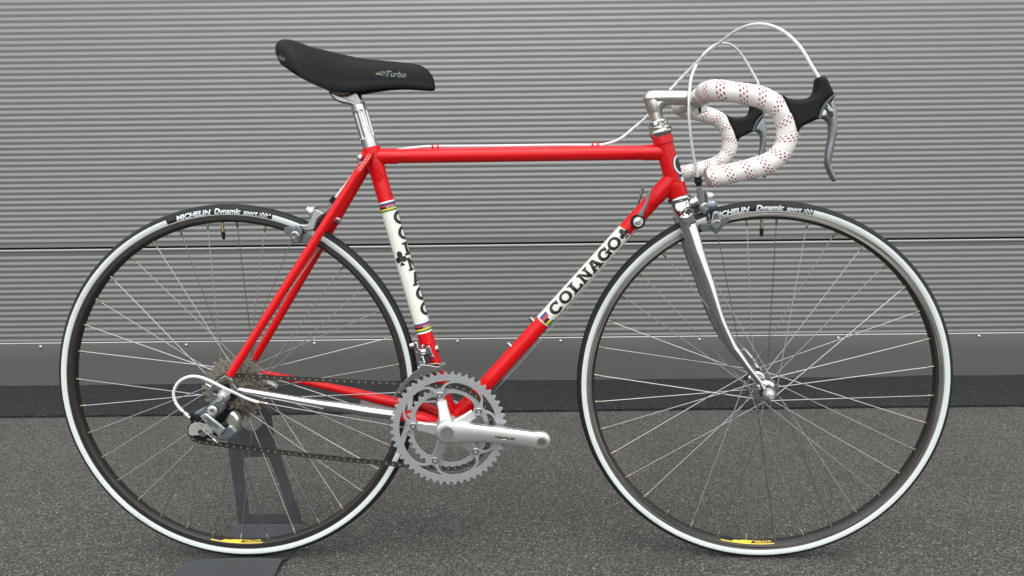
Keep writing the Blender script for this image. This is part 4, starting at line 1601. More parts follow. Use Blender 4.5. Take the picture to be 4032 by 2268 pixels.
# ------------------------------------------------------------------ cables
cb = group_part('brake_cable', bike, 'white rear brake cable housing looping from the near lever to the top tube')
pA = [zh(1560, 540, -.206), zh(1535, 500, -.206), zh(1478, 405, -.204), zh(1400, 275, -.198), zh(1305, 172, -.188), zh(1200, 103, -.172), zh(1080, 72, -.150), zh(968, 84, -.125), zh(860, 130, -.095), zh(740, 218, -.055), zh(630, 305, -.018), zh(545, 385, .005), zh(440, 490, .022), zh(335, 602, .032), zh(150, 815, .034), zh(20, 928, .026)]
pB = [Apx(1560 * 1.5652, 349 * 1.5652, .014), Apx(1525 * 1.5652, 362 * 1.5652, .006), Apx(1497 * 1.5652, 364.5 * 1.5652, .002), T1 + TD * .30 + V((0, .002, .0155)), T1 + TD * .2 + V((0, .002, .0155)), Apx(1095 * 1.5652, 368 * 1.5652, .002), Apx(1050 * 1.5652, 370.5 * 1.5652, .004), Apx(1000 * 1.5652, 377 * 1.5652, .007)]
put('housing', MB().tube(spline(pA + pB, 8), .00245, 12), cb, M['cable'])
zw = zoom(1120, 760, 6.9)
put('housing', MB().tube(spline([Apx(1430, 628, .0), zrr(1010, 330, 0), zrr(905, 480, 0), zrr(850, 550, 0), zrr(786, 634, 0)], 6), .00245, 12), cb, M['cable'])
cbf = group_part('brake_cable', bike, 'white front brake cable housing looping from the far lever')
pC = [mirf(zh(1552, 535, -.206)), mirf(zh(1535, 500, -.206)) * .75 + zh(1050, 578, .206) * .25, zh(1050, 578, .206), zh(1000, 470, .204), zh(930, 352, .196), zh(862, 268, .180), zh(805, 235, .160), zh(752, 226, .135), zh(700, 240, .105), zh(640, 280, .070), zh(590, 335, .035), zh(540, 410, .005), zh(503, 500, -.012), zh(488, 600, -.022), zh(482, 720, -.030), zh(484, 850, -.031), zh(496, 980, -.027), zh(518, 1140, -.018), zh(553, 1318, -.006)]
put('housing', MB().tube(spline(pC, 8), .00245, 12), cbf, M['cable'])

# ------------------------------------------------------------------ front brake
fbk = group_part('front_brake', bike)
cbp = zh(553, 1318, -.006)
def px_lathe(z, a, b, prof, name, m, parent, n=22, d=0.0, d2=None):
    """a turned piece whose axis runs between two picture points; prof in (fraction of length, radius)"""
    p, q = z(*a, d), z(*b, d if d2 is None else d2)
    L = (q - p).length
    return put(name, MB().lathe(p, q - p, [(t * L, r) for t, r in prof], n), parent, m)
px_lathe(zh, (553, 1318), (566, 1392), [(0, .0050), (.0, .0066), (.22, .0066), (.26, .0056), (.40, .0070), (.62, .0070), (.7, .0055), (1, .0052)], 'barrel_adjuster', M['rubber'], fbk, d=-.006)
zfb = fb
def plate(name, z, pts, d0, th, m, parent, bev=.0012, sm=3, nrm=None):
    q = [z(x, y, d0) for x, y in pts]
    if sm > 1:
        q = rounded(q, sm)
    nv = SN if nrm is None else nrm
    return put(name, MB().prism(q, nv * th, bev).mesh(name, [m], 40), parent)
px_lathe(fb, (460, 440), (690, 345), [(0, .0105), (.16, .0110), (.2, .0090), (.3, .0085), (.32, .0105), (.62, .0105), (.66, .0090), (.8, .0090), (.82, .0115), (1, .0115)], 'centre_bolt', M['chromeworn'], fbk)
plate('caliper_arm', fb, [(700, 0), (800, -20), (830, 20), (850, 130), (900, 300), (960, 440), (965, 600), (955, 650), (890, 690), (790, 630), (752, 540), (765, 440), (790, 370), (740, 270), (715, 180)], -.0120, .011, M['grey'], fbk)
plate('caliper_arm', fb, [(880, 150), (960, 150), (1000, 330), (1090, 330), (1160, 420), (1150, 560), (1060, 600), (980, 560), (930, 400)], .004, .010, M['grey'], fbk)
px_lathe(fb, (930, 235), (1115, 200), [(0, .0062), (.1, .0098), (.25, .0100), (.30, .0090), (.86, .0062), (.88, .0064), (1, .0050)], 'release_knob', M['satin'], fbk)
px_lathe(fb, (945, 470), (1205, 440), [(0, .0130), (.1, .0138), (.22, .0138), (.24, .0122), (.38, .0122), (.40, .0118), (.74, .0116), (.84, .0088), (.93, .0080), (1, .0040)], 'pivot_cap', M['grey'], fbk, d=-.008)
an = fb(900, 497, -.0135)
put('anchor_bolt', MB().lathe(an, -SN, [(0, .0078), (.002, .0078), (.0022, .0060), (.0055, .0058), (.0055, .0036), (.003, .0034)], 20), fbk, M['chromeworn'])
plate('return_spring', fb, [(1040, 470), (1150, 480), (1160, 600), (1165, 780), (1120, 805), (1085, 760), (1055, 620)], -.0150, .006, M['darksteel'], fbk)
plate('caliper_arm', fb, [(970, 590), (1020, 610), (1045, 760), (1040, 940), (1000, 945), (985, 800)], -.012, .008, M['greylight'], fbk)
ho = [fb(x, y, 0) for x, y in [(1110, 640), (1200, 606), (1270, 640), (1298, 720), (1312, 930), (1280, 1020), (1200, 1062), (1120, 1050), (1060, 980), (1055, 900), (1075, 760)]]
plate('shoe_holder', fb, [(1110, 650), (1150, 612), (1210, 606), (1270, 640), (1298, 720), (1312, 930), (1280, 1020), (1200, 1062), (1120, 1050), (1060, 980), (1055, 900), (1085, 780)], -.0270, .0055, M['greylight'], fbk)
plate('shoe_slot', fb, [(1120, 700), (1190, 670), (1250, 720), (1268, 920), (1235, 1000), (1170, 1015), (1110, 970), (1100, 850)], -.0273, .002, M['darkgrey'], fbk, .0004)
an = fb(1190, 925, -.0272)
put('shoe_bolt', MB().lathe(an, -SN, [(0, .0068), (.0015, .0068), (.0016, .0058), (.0050, .0056), (.0050, .0036), (.0025, .0032)], 18), fbk, M['chrome'])
plate('brake_shoe', fb, [(765, 985), (800, 935), (860, 925), (1060, 950), (1290, 850), (1440, 765), (1500, 755), (1535, 800), (1530, 870), (1430, 960), (1260, 1120), (1190, 1190), (1140, 1170), (1070, 1085), (940, 1110), (830, 1130), (780, 1080)], -.0215, .0095, M['darkgrey'], fbk)
# far side arm, shoe
for nm, pts, d0, th, m in (('brake_shoe', [(720, 1040), (960, 1000), (1300, 900), (1300, 960), (960, 1090), (740, 1110)], .0125, .0095, M['darkgrey']),
                           ('caliper_arm', [(860, 620), (960, 560), (1010, 700), (1000, 900), (930, 930), (880, 760)], .014, .009, M['grey']),
                           ('caliper_arm', [(620, 470), (720, 430), (780, 560), (720, 640), (650, 660), (615, 570)], -.004, .012, M['darksteel'])):
    plate(nm, fb, pts, d0, th, m, fbk)

# ------------------------------------------------------------------ rear brake
rbk = group_part('rear_brake', bike)
YN = V((0, 1, 0))
px_lathe(lambda x, y, Y: zw(x, y, Y), (1395, 125), (1290, 275), [(0, .0042), (.02, .0058), (.10, .0060), (.14, .0066), (.55, .0066), (.58, .0054), (.64, .0072), (.9, .0072), (1, .006)], 'barrel_adjuster', M['rubber'], rbk, d=.0)
plate('caliper_arm', zw, [(1250, 240), (1330, 280), (1330, 330), (1240, 430), (1130, 570), (1060, 560), (1060, 530), (1150, 430), (1195, 340), (1190, 300)], -.006, .010, M['grey'], rbk, nrm=YN)
px_lathe(lambda x, y, Y: zw(x, y, Y), (605, 440), (800, 520), [(0, .0038), (.06, .0068), (.14, .0070), (.16, .0066), (.75, .0100), (.78, .0108), (1, .0108)], 'release_knob', M['satin'], rbk, d=-.012)
plate('caliper_arm', zw, [(800, 450), (850, 440), (940, 480), (1060, 545), (1050, 600), (970, 640), (900, 720), (850, 830), (825, 930), (790, 990), (720, 1020), (620, 1030), (520, 1000), (430, 960), (330, 920), (280, 890), (330, 868), (420, 858), (560, 862), (640, 830), (690, 750), (715, 640), (725, 540)], -.0200, .012, M['greylight'], rbk, .002, nrm=YN)
plate('shoe_holder', zw, [(250, 950), (300, 905), (370, 900), (430, 950), (470, 1030), (465, 1150), (430, 1270), (370, 1350), (300, 1360), (210, 1300), (165, 1220), (170, 1140), (200, 1040)], -.0262, .006, M['grey'], rbk, nrm=YN)
plate('shoe_slot', zw, [(270, 990), (320, 955), (390, 970), (435, 1030), (430, 1150), (395, 1250), (330, 1300), (260, 1285), (215, 1210), (225, 1100)], -.0265, .002, M['darkgrey'], rbk, .0004, nrm=YN)
an = zw(295, 1165, -.0264)
put('shoe_bolt', MB().lathe(an, -YN, [(0, .0085), (.0015, .0085), (.0016, .0066), (.0060, .0062), (.0060, .0036), (.003, .0032)], 18), rbk, M['chrome'])
plate('brake_shoe', zw, [(-10, 960), (40, 925), (160, 925), (260, 960), (470, 1120), (560, 1110), (740, 1210), (690, 1340), (640, 1380), (460, 1350), (360, 1370), (220, 1370), (190, 1330), (150, 1200), (60, 1130), (-5, 1060)], -.0205, .0090, M['darkgrey'], rbk, nrm=YN)
plate('caliper_arm', zw, [(900, 740), (1010, 620), (1090, 610), (1110, 680), (1060, 800), (960, 1000), (860, 1060), (760, 1030), (820, 940)], .004, .012, M['darksteel'], rbk, nrm=YN)
px_lathe(lambda x, y, Y: zw(x, y, Y), (830, 880), (1040, 640), [(0, .0012), (1, .0012)], 'return_spring', M['chrome'], rbk, 8, d=-.006)
plate('brake_shoe', zw, [(100, 900), (400, 960), (700, 1120), (690, 1200), (380, 1060), (90, 980)], .0125, .009, M['darkgrey'], rbk, nrm=YN)
put('centre_bolt', MB().tube([brc, brc - nutd * .045], .004, 12), rbk, M['darksteel'])

# ------------------------------------------------------------------ cranks and chainrings
ck_ = group_part('crankset', bike, 'silver double crankset without pedals')
RCN = zk(567, 910, -.0465)
RCN = V((RCN.x, 0, RCN.z))
BBC = V((BB.x, 0, BB.z))
CX, CZ = RCN.x, RCN.z
bolts_px = [(493, 630), (818, 760), (795, 1100), (459, 1182), (270, 890)]
bolt_pts = [zk(x, y, -.0490) for x, y in bolts_px]
bolt_ang0 = math.atan2(bolt_pts[0].z - CZ, bolt_pts[0].x - CX)
BR = .0638
def ring_mesh(T, Yc, th, inner_mid, slots, tip, root):
    rp = .0127 / (2 * math.sin(PI / T))
    lp = []
    for i in range(T):
        a0 = 2 * PI * i / T
        st_ = 2 * PI / T
        for f, r in ((-.5, rp - root), (-.38, rp - root * .92), (-.27, rp - root * .5), (-.17, rp + tip * .2), (-.08, rp + tip * .95), (-.04, rp + tip), (.04, rp + tip), (.08, rp + tip * .95), (.17, rp + tip * .2), (.27, rp - root * .5), (.38, rp - root * .92)):
            a = a0 + st_ * f
            lp.append((CX + r * math.cos(a), CZ + r * math.sin(a)))
    hole = []
    for i in range(360):
        a = 2 * PI * i / 360
        d = (a - bolt_ang0 + PI / 5) % (2 * PI / 5) - PI / 5
        ad = abs(math.degrees(d))
        # boss at the bolt, arch between
        if slots:
            tb = ((0, .0540), (5.5, .0545), (6.4, .0595), (6.8, .0650), (7.8, .0710), (9.6, .0765), (12.5, .0808), (17, .0838), (24, .0860), (36.1, .0868))
        else:
            tb = ((0, .0545), (6.5, .0555), (7.6, .0590), (10, .0615), (15, .0638), (22, inner_mid - .0008), (36.1, inner_mid))
        for (a0_, r0_), (a1_, r1_) in zip(tb, tb[1:]):
            if ad <= a1_:
                r = r0_ + (r1_ - r0_) * (ad - a0_) / (a1_ - a0_)
                break
        hole.append((CX + r * math.cos(a), CZ + r * math.sin(a)))
    loops = [lp, hole]
    if slots:
        for k in range(5):
            A = bolt_ang0 + 2 * PI * k / 5
            s_ = []
            for dg, r in ((-16, .0874), (-15.5, .0882), (-9, .0885), (0, .0886), (9, .0885), (15.5, .0882), (16, .0874), (12, .0850), (8.5, .0818), (5.2, .0775), (2, .0742), (0, .0736), (-2, .0742), (-5.2, .0775), (-8.5, .0818), (-12, .0850)):
                a = A + math.radians(dg)
                s_.append((CX + r * math.cos(a), CZ + r * math.sin(a)))
            loops.append(s_)
    me = curve_mesh(loops, th, .0004)
    warp(me, lambda x, y, z: V((x, Yc + z, y)))
    finish(me, 30)
    return me
put('chainring', ring_mesh(51, -.0470, .0036, .0868, True, .0018, .0044), ck_, M['ring'], None, 'large outer chainring')
put('chainring', ring_mesh(38, -.0405, .0030, .0655, False, .0012, .0046), ck_, M['ring'], None, 'small inner chainring')
for k in range(5):
    A = bolt_ang0 + 2 * PI * k / 5
    p = V((CX + BR * math.cos(A), -.0488, CZ + BR * math.sin(A)))
    put('chainring_bolt', MB().lathe(p, (0, -1, 0), [(-.011, .0048), (0, .0048), (0, .0064), (.0012, .0062), (.0016, .0048), (.0016, .0034), (-.002, .0031)], 22), ck_, M['chromeworn'])
# spider and arm: one forging
pe = zk(1347, 1012, -.070)
hubc = zk(556, 943, -.068)
HX, HZ = hubc.x, hubc.z
ad_ = V((pe.x - HX, 0, pe.z - HZ))
AL = ad_.length
ae = ad_.normalized()
an_ = V((-ae.z, 0, ae.x))
def spider_arm(k):
    A = bolt_ang0 - 2 * PI * k / 5
    e = V((CX + BR * math.cos(A), 0, CZ + BR * math.sin(A)))
    dv = V((e.x - BBC.x, 0, e.z - BBC.z)).normalized()
    nv = V((-dv.z, 0, dv.x))
    c = V((CX, 0, CZ))
    L = (e - c).dot(dv)
    base = c + dv * .012
    tip_ = c + dv * (L - .0095)
    mb = MB()
    secs = [(c + dv * .008, .0140, -.0665, -.050), (c + dv * .022, .0110, -.0630, -.050), (c + dv * (L * .62), .0090, -.0575, -.0488), (tip_, .0092, -.0545, -.0485)]
    N = []
    for p, hw, yf, yb in secs:
        ring = [(-hw, yb), (-hw, yf + .0022), (-hw + .0024, yf), (hw - .0024, yf), (hw, yf + .0022), (hw, yb)]
        N.append([V((p.x, 0, p.z)) + nv * a + V((0, b, 0)) for a, b in ring])
    m_ = len(N[0])
    mb.v = [q for r in N for q in r]
    for i in range(len(N) - 1):
        for j in range(m_):
            mb.f.append((i * m_ + j, i * m_ + (j + 1) % m_, (i + 1) * m_ + (j + 1) % m_, (i + 1) * m_ + j))
    mb.f.append(tuple(range(m_)))
    mb.f.append(tuple((len(N) - 1) * m_ + j for j in range(m_)))
    mb.m = [0] * len(mb.f)
    put('spider_arm', mb.mesh('spider_arm', [M['satin']], 30), ck_)
for k in range(5):
    spider_arm(k)
put('spider_hub', MB().lathe(V((HX, -.049, HZ)), (0, -1, 0), [(0, .026), (.010, .0245), (.0165, .021), (.0205, .0185), (.0215, .0155)], 40).mesh('spider_hub', [M['satin']], 40), ck_)
def arm_solid(flip=False):
    o_ = V((HX, 0, HZ))
    secs = []
    L = AL
    for t, up_, dn_, yf, yb in ((-.018, .008, .008, -.068, -.052), (-.010, .0160, .0160, -.0695, -.051), (0, .0185, .0190, -.0705, -.051), (.018, .0190, .0190, -.0712, -.0525), (.035, .0180, .0155, -.0715, -.0545), (.055, .0172, .0130, -.0720, -.0560), (.085, .0164, .0117, -.0730, -.0580), (.115, .0156, .0120, -.0745, -.0605), (.140, .0150, .0130, -.0760, -.0620), (L - .016, .0142, .0140, -.0770, -.0630), (L - .006, .0160, .0158, -.0772, -.0632), (L + .004, .0158, .0156, -.0772, -.0632), (L + .010, .0128, .0128, -.0770, -.0634), (L + .0145, .0075, .0075, -.0764, -.0640), (L + .0160, .0030, .003, -.0755, -.0650)):
        c = o_ + ae * t
        ch = .0030
        pts = [(-dn_, yb + 0), (-dn_, yf + ch), (-dn_ + ch, yf + ch * .25), (-dn_ + ch * 1.6, yf), (up_ - ch * 1.6, yf), (up_ - ch, yf + ch * .25), (up_, yf + ch), (up_, yb)]
        secs.append([c + an_ * a + V((0, b, 0)) for a, b in pts])
    m_ = len(secs[0])
    mb = MB()
    mb.v = [q for r in secs for q in r]
    for i in range(len(secs) - 1):
        for j in range(m_):
            mb.f.append((i * m_ + j, i * m_ + (j + 1) % m_, (i + 1) * m_ + (j + 1) % m_, (i + 1) * m_ + j))
    mb.f.append(tuple(range(m_)))
    mb.f.append(tuple((len(secs) - 1) * m_ + j for j in range(m_)))
    if flip:
        c = V((BBC.x, 0, BBC.z))
        mb.v = [V((2 * HX - p.x, -p.y, 2 * HZ - p.z)) for p in mb.v]
    mb.m = [0] * len(mb.f)
    return mb.mesh('crank_arm', [M['satin']], 32)
put('crank_arm', arm_solid(), ck_)
put('crank_arm', arm_solid(True), ck_, None, None, 'far side crank arm pointing rearwards')
pc = o_p = V((HX, 0, HZ)) + ae * AL
ey = MB()
ey.lathe(V((pc.x, -.0770, pc.z)), (0, -1, 0), [(0, .0098), (.0009, .0092), (.0009, .0074), (-.0002, .0068)], 28)
put('pedal_eye', ey.mesh('pedal_eye', [M['alloy']], 40), ck_)
put('pedal_hole', MB().lathe(V((pc.x, -.0773, pc.z)), (0, -1, 0), [(0, .0005), (0, .0062), (.0003, .0066)], 24), ck_, M['chromeworn'])
put('axle_cap', MB().lathe(V((HX, -.0708, HZ)), (0, -1, 0), [(-.001, .0118), (.0010, .0118), (.0016, .0108), (.0012, .0104), (.0010, .001)], 32), ck_, M['capgrey'])
put('axle', MB().lathe(BB + V((0, -.055, 0)), (0, 1, 0), [(0, .0075), (.11, .0075)], 20), ck_, M['darksteel'])
for body_, h_, u, v_, m in (('SHIMANO 600', .0052, 1040, 990, 'ink'),):
    me = text_mesh(body_, h_, .0002, -.1, 1.08)
    c_ = zk(u, v_, -.0745)
    for v in me.vertices:
        p = c_ - (ae * v.co.x + an_ * (v.co.y - .0018)) * -1
        t = (V((p.x, 0, p.z)) - V((HX, 0, HZ))).dot(ae)
        p.y = -.0732 - (t - .085) / .03 * .0015 - .0004 if t < .115 else -.0747 - (t - .115) / .025 * .0015 - .0004
        v.co = p
    o = put('lettering', me, ck_, M[m])
    o['kind'] = 'stuff'
for k, c in enumerate(('yellow', 'whiteprint', 'blue')):
    c_ = zk(1015 + k * 24, 1003, -.0752)
    put('stripe_mark', MB().add([c_ - ae * .002 - an_ * .0005, c_ + ae * .0026 - an_ * .0005, c_ + ae * .0026 + an_ * .0007, c_ - ae * .002 + an_ * .0007], [(0, 1, 2, 3)]), ck_, M[c])

# ------------------------------------------------------------------ rear derailleur
rdl = group_part('rear_derailleur', bike)
YC = -.0410                                                      # chain line
def rdp(pts, Y, th, name, m, bev=.0012, sm=3):
    q = [rd(x, y, Y) for x, y in pts]
    if sm > 1:
        q = rounded(q, sm)
    return put(name, MB().prism(q, V((0, th, 0)), bev).mesh(name, [m], 40), rdl)
pul_u, pul_l = rd(752, 925, YC), rd(440, 1062, YC)
for p in (pul_u, pul_l):
    me, rp = gear(10, 0, .0030, .0035, .4, .0022, .004)
    warp(me, lambda x, y, z: V((p.x + x, YC + z, p.z + y)))
    finish(me, 30)
    put('jockey_wheel', me, rdl, M['rubber'])
rdp([(300, 1040), (325, 990), (400, 968), (480, 985), (560, 1040), (700, 960), (740, 900), (790, 890), (820, 930), (800, 990), (700, 1050), (600, 1110), (560, 1105), (420, 1112), (310, 1112)], -.0500, .0022, 'cage_plate', M['paleresin'], .0005)
rdp([(380, 1000), (450, 960), (700, 860), (780, 850), (830, 920), (790, 1000), (560, 1100), (470, 1165), (390, 1130)], -.0335, .0020, 'cage_plate', M['darksteel'], .0004)
pb_ = rd(570, 832, -.0660)
put('mount', MB().lathe(V((pb_.x, -.0615, pb_.z)), (0, -1, 0), [(0, .0095), (.010, .0118), (.0185, .0122), (.0190, .0116)], 28), rdl, M['darkgrey'])
pbb = rd(570, 832, -.0800)
put('pivot_bolt', MB().lathe(pbb, (0, -1, 0), [(0, .0092), (.0012, .0088), (.0022, .0068), (.0022, .0038), (.0004, .0032)], 26), rdl, M['satin'])
rdp([(618, 708), (690, 730), (705, 780), (690, 830), (640, 880), (560, 900), (480, 890), (440, 900), (420, 960), (370, 960), (335, 925), (350, 875), (400, 835), (470, 800), (540, 770), (580, 730)], -.0765, .013, 'bracket_body', M['grey'], .003)
rdp([(300, 905), (340, 880), (410, 900), (420, 940), (370, 975), (320, 960)], -.0830, .010, 'barrel_stop', M['rubber'], .0015)
rdp([(425, 900), (470, 870), (500, 870), (700, 1030), (706, 1055), (655, 1112), (630, 1108), (440, 925)], -.0880, .0065, 'parallelogram_plate', M['greylight'], .0014, 1)
rdp([(560, 1070), (640, 1100), (700, 1050), (740, 1000), (800, 1010), (845, 1090), (790, 1150), (720, 1182), (640, 1170), (585, 1120)], -.0830, .020, 'knuckle', M['grey'], .004)
rdp([(660, 990), (700, 960), (730, 910), (765, 860), (800, 855), (840, 890), (865, 950), (862, 1030), (835, 1110), (800, 1060), (740, 1010), (680, 1010)], -.0800, .020, 'knuckle', M['alloy'], .004)
p_ = rd(718, 975, -.0805)
put('limit_screw', MB().lathe(p_, (0, -1, 0), [(0, .0040), (.001, .0038), (.001, .0022), (-.0005, .002)], 16), rdl, M['darksteel'])
rdp([(480, 985), (560, 1010), (600, 1070), (570, 1100), (500, 1110), (450, 1080)], -.0780, .020, 'inner_link', M['paleresin'], .002)
p_ = rd(470, 1090, -.0835)
put('cable_clamp', MB().box(p_, V((.0042, 0, .0012)), V((0, .004, 0)), V((-.0012, 0, .0042))), rdl, M['chrome'])
p_ = rd(437, 1072, -.0835)
put('cable_clamp_bolt', MB().lathe(p_, (0, -1, 0), [(0, .0040), (.003, .0038), (.003, .002), (.001, .0018)], 16), rdl, M['darksteel'])
put('cable_wire', MB().tube([rd(365, 955, -.0870), rd(470, 1060, -.0875), rd(580, 1150, -.0885)], .0008, 6), rdl, M['spoke'])
put('cable_end', MB().tube([rd(580, 1150, -.0885), rd(600, 1175, -.0885), rd(632, 1205, -.0885)], [.0016, .0022, .0010], 10), rdl, M['chrome'])
put('barrel_adjuster', MB().lathe(rd(235, 838, -.0885), rd(300, 905, -.0880) - rd(235, 838, -.0885), [(0, .0020), (.004, .0024), (.0045, .0042), (.0105, .0046), (.011, .0026), (.016, .0030)], 18), rdl, M['satin'])
put('cable_housing', MB().tube(spline([rd(1095, 735, -.0660), rd(1000, 707, -.0690), rd(900, 665, -.0760), (rd(790, 612, -.0860)), rd(700, 572, -.0900), rd(560, 500, -.0920), rd(440, 452, -.0920), rd(330, 440, -.0920), rd(225, 475, -.0920), rd(155, 545, -.0910), rd(126, 640, -.0900), rd(150, 735, -.0895), rd(190, 795, -.0890), rd(232, 838, -.0885)], 8), .00265, 12), rdl, M['cable'])
put('ferrule', MB().tube([rd(1090, 734, -.0660), rd(1166, 746, -.0650)], .0024, 12), rdl, M['brass'])
put('cable_stop', MB().tube([rd(1166, 746, -.0650), rd(1198, 752, -.0645)], [.0022, .0034], 12), rdl, M['chrome'])
me = text_mesh('SHIMANO600', .0045, .0001, 0, 1.0)
c_, dr = rd(552, 975, -.0885), (rd(625, 1030, -.0885) - rd(480, 912, -.0885)).normalized()
upv = V((-dr.z, 0, dr.x))
for v in me.vertices:
    v.co = c_ - V((0, .0004, 0)) + dr * v.co.x + upv * v.co.y
o = put('lettering', me, rdl, M['ink'])
o['kind'] = 'stuff'
c_ = rd(535, 985, -.0888)
put('stripe_mark', MB().add([c_ - dr * .0050 - upv * .0010, c_ + dr * .0050 - upv * .0010, c_ + dr * .0050 + upv * .0008, c_ - dr * .0050 + upv * .0008], [(0, 1, 2, 3)]), rdl, M['blue'])

# ------------------------------------------------------------------ chain
chn = group_part('chain', bike)
r15 = .0127 / (2 * math.sin(PI / 15))
r39 = .0127 / (2 * math.sin(PI / 38))
circ = [((CX, CZ), r39, 1), ((RC.x, RC.z), r15, 1), ((pul_u.x, pul_u.z), .0205, -1), ((pul_l.x, pul_l.z), .0205, 1)]
def tangent(c1, r1, s1, c2, r2, s2):
    """directed belt tangent from circle 1 to circle 2 (s = +1 counter-clockwise)"""
    dx, dz = c2[0] - c1[0], c2[1] - c1[1]
    L = math.hypot(dx, dz)
    base = math.atan2(dz, dx)
    # tangent direction t; left normal of t = n; centre lies on left side for ccw: c = p + s*r*n
    k = (s1 * r1 - s2 * r2) / L
    th = base + math.asin(max(-1, min(1, k))) * 1
    best = None
    for th in (base + math.asin(max(-1, min(1, k))), base - math.asin(max(-1, min(1, k)))):
        n = (-math.sin(th), math.cos(th))
        p1 = (c1[0] - s1 * r1 * n[0], c1[1] - s1 * r1 * n[1])
        p2 = (c2[0] - s2 * r2 * n[0], c2[1] - s2 * r2 * n[1])
        cr = (p2[0] - p1[0]) * math.sin(th) - (p2[1] - p1[1]) * math.cos(th)
        if best is None or abs(cr) < best[0]:
            best = (abs(cr), p1, p2)
    return best[1], best[2]
loop = []
tg = []
for i in range(4):
    a, b = circ[i], circ[(i + 1) % 4]
    tg.append(tangent(a[0], a[1], a[2], b[0], b[1], b[2]))
for i in range(4):
    p1, p2 = tg[i]
    Ls = math.hypot(p2[0] - p1[0], p2[1] - p1[1])
    sag = .004 if i == 3 else (.0 if i else .001)
    for k in range(40):
        t = k / 40
        loop.append((p1[0] + (p2[0] - p1[0]) * t, p1[1] + (p2[1] - p1[1]) * t - sag * 4 * t * (1 - t)))
    c, r, s = circ[(i + 1) % 4]
    a0 = math.atan2(p2[1] - c[1], p2[0] - c[0])
    q = tg[(i + 1) % 4][0]
    a1 = math.atan2(q[1] - c[1], q[0] - c[0])
    if s > 0:
        while a1 < a0:
            a1 += 2 * PI
    else:
        while a1 > a0:
            a1 -= 2 * PI
    for k in range(60):
        a = a0 + (a1 - a0) * k / 60
        loop.append((c[0] + r * math.cos(a), c[1] + r * math.sin(a)))
tot = sum(math.hypot(loop[i][0] - loop[i - 1][0], loop[i][1] - loop[i - 1][1]) for i in range(len(loop)))
NL = int(round(tot / .0127 / 2)) * 2
step = tot / NL
def link_mesh(outer):
    mb = MB()
    h = .0063
    for sgn in (-1, 1):
        yo = (.0030 if outer else .0021) * sgn
        prof = []
        for c_, a0, a1 in ((h, -62, 62), (-h, 118, 242)):
            for k in range(6):
                a = math.radians(a0 + (a1 - a0) * k / 5)
                prof.append((c_ + .0043 * math.cos(a), .0043 * math.sin(a)))
            prof.append((0, (.0029 if c_ > 0 else -.0029)))
        pts = [V((x, yo - .00045, z)) for x, z in prof]
        mb.prism(pts, V((0, .0009, 0)), 0)
    b = len(mb.f)
    for c_ in (h, -h):
        if outer:
            mb.lathe((c_, -.0038, 0), (0, 1, 0), [(0, .0012), (.0003, .0018), (.0073, .0018), (.0076, .0012)], 8, 1)
        else:
            mb.lathe((c_, -.0016, 0), (0, 1, 0), [(0, .0036), (.0032, .0036)], 10, 0)
    return mb.mesh('link', [M['chain'], M['pin']], 30)
lm = [link_mesh(True), link_mesh(False)]
pts = []
acc, need = 0, 0
for i in range(len(loop)):
    a, b = loop[i], loop[(i + 1) % len(loop)]
    L = math.hypot(b[0] - a[0], b[1] - a[1])
    while need <= acc + L and len(pts) < NL:
        t = (need - acc) / max(L, 1e-9)
        pts.append((a[0] + (b[0] - a[0]) * t, a[1] + (b[1] - a[1]) * t))
        need += step
    acc += L
for i in range(NL):
    a, b = pts[i], pts[(i + 1) % NL]
    ang = math.atan2(b[1] - a[1], b[0] - a[0])
    o = put('link', lm[i % 2], chn)
    o.matrix_local = Matrix.Translation(((a[0] + b[0]) / 2, YC, (a[1] + b[1]) / 2)) @ Matrix.Rotation(-ang, 4, 'Y')

# ------------------------------------------------------------------ front derailleur
fdl = group_part('front_derailleur', bike)
zf = zoom(1580, 1300, 7.245)
def fdp(pts, Y, th, name, m, bev=.001, sm=3, z=zf):
    q = [z(x, y, Y) for x, y in pts]
    if sm > 1:
        q = rounded(q, sm)
    return put(name, MB().prism(q, V((0, th, 0)), bev).mesh(name, [m], 40), fdl)
fdp([(720, 345), (790, 360), (850, 340), (880, 420), (900, 560), (960, 750), (930, 770), (860, 700), (800, 520), (740, 430)], -.0190, .012, 'braze_on', M['red'], .0015)
fdp([(370, 380), (405, 345), (450, 355), (470, 430), (495, 510), (575, 565), (610, 590), (610, 700), (660, 860), (690, 930), (640, 945), (560, 970), (535, 890), (520, 800), (480, 715), (400, 685), (395, 640), (440, 620), (405, 500)], -.0300, .012, 'link_arm', M['chrome'], .002)
px_lathe(lambda x, y, Y: zf(x, y, Y), (255, 450), (375, 425), [(0, .0042), (.04, .0058), (.5, .0058), (.52, .0052), (.56, .0058), (1, .0058)], 'cable_bolt', M['chrome'], fdl, d=-.027)
px_lathe(lambda x, y, Y: zf(x, y, Y), (575, 620), (720, 600), [(0, .0050), (.05, .0066), (.8, .0066), (1, .0050)], 'pivot_barrel', M['chrome'], fdl, d=-.026)
px_lathe(lambda x, y, Y: zf(x, y, Y), (900, 560), (1085, 500), [(0, .0070), (.08, .0084), (.44, .0084), (.46, .0074), (.5, .0080), (.92, .0080), (1, .0062)], 'mount_bolt', M['chrome'], fdl, d=.0)
fdp([(700, 500), (800, 445), (830, 520), (870, 660), (935, 780), (880, 800), (810, 828), (790, 740), (720, 660)], -.0260, .010, 'mount_bracket', M['chrome'], .002)
fdp([(660, 700), (760, 700), (790, 800), (820, 940), (720, 950), (690, 860), (640, 790)], -.0240, .010, 'inner_link', M['darksteel'], .0012)
px_lathe(lambda x, y, Y: zf(x, y, Y), (600, 500), (655, 415), [(0, .0022), (.25, .0022), (.3, .0034), (1, .0034)], 'limit_screw', M['chromeworn'], fdl, 12, d=-.028)
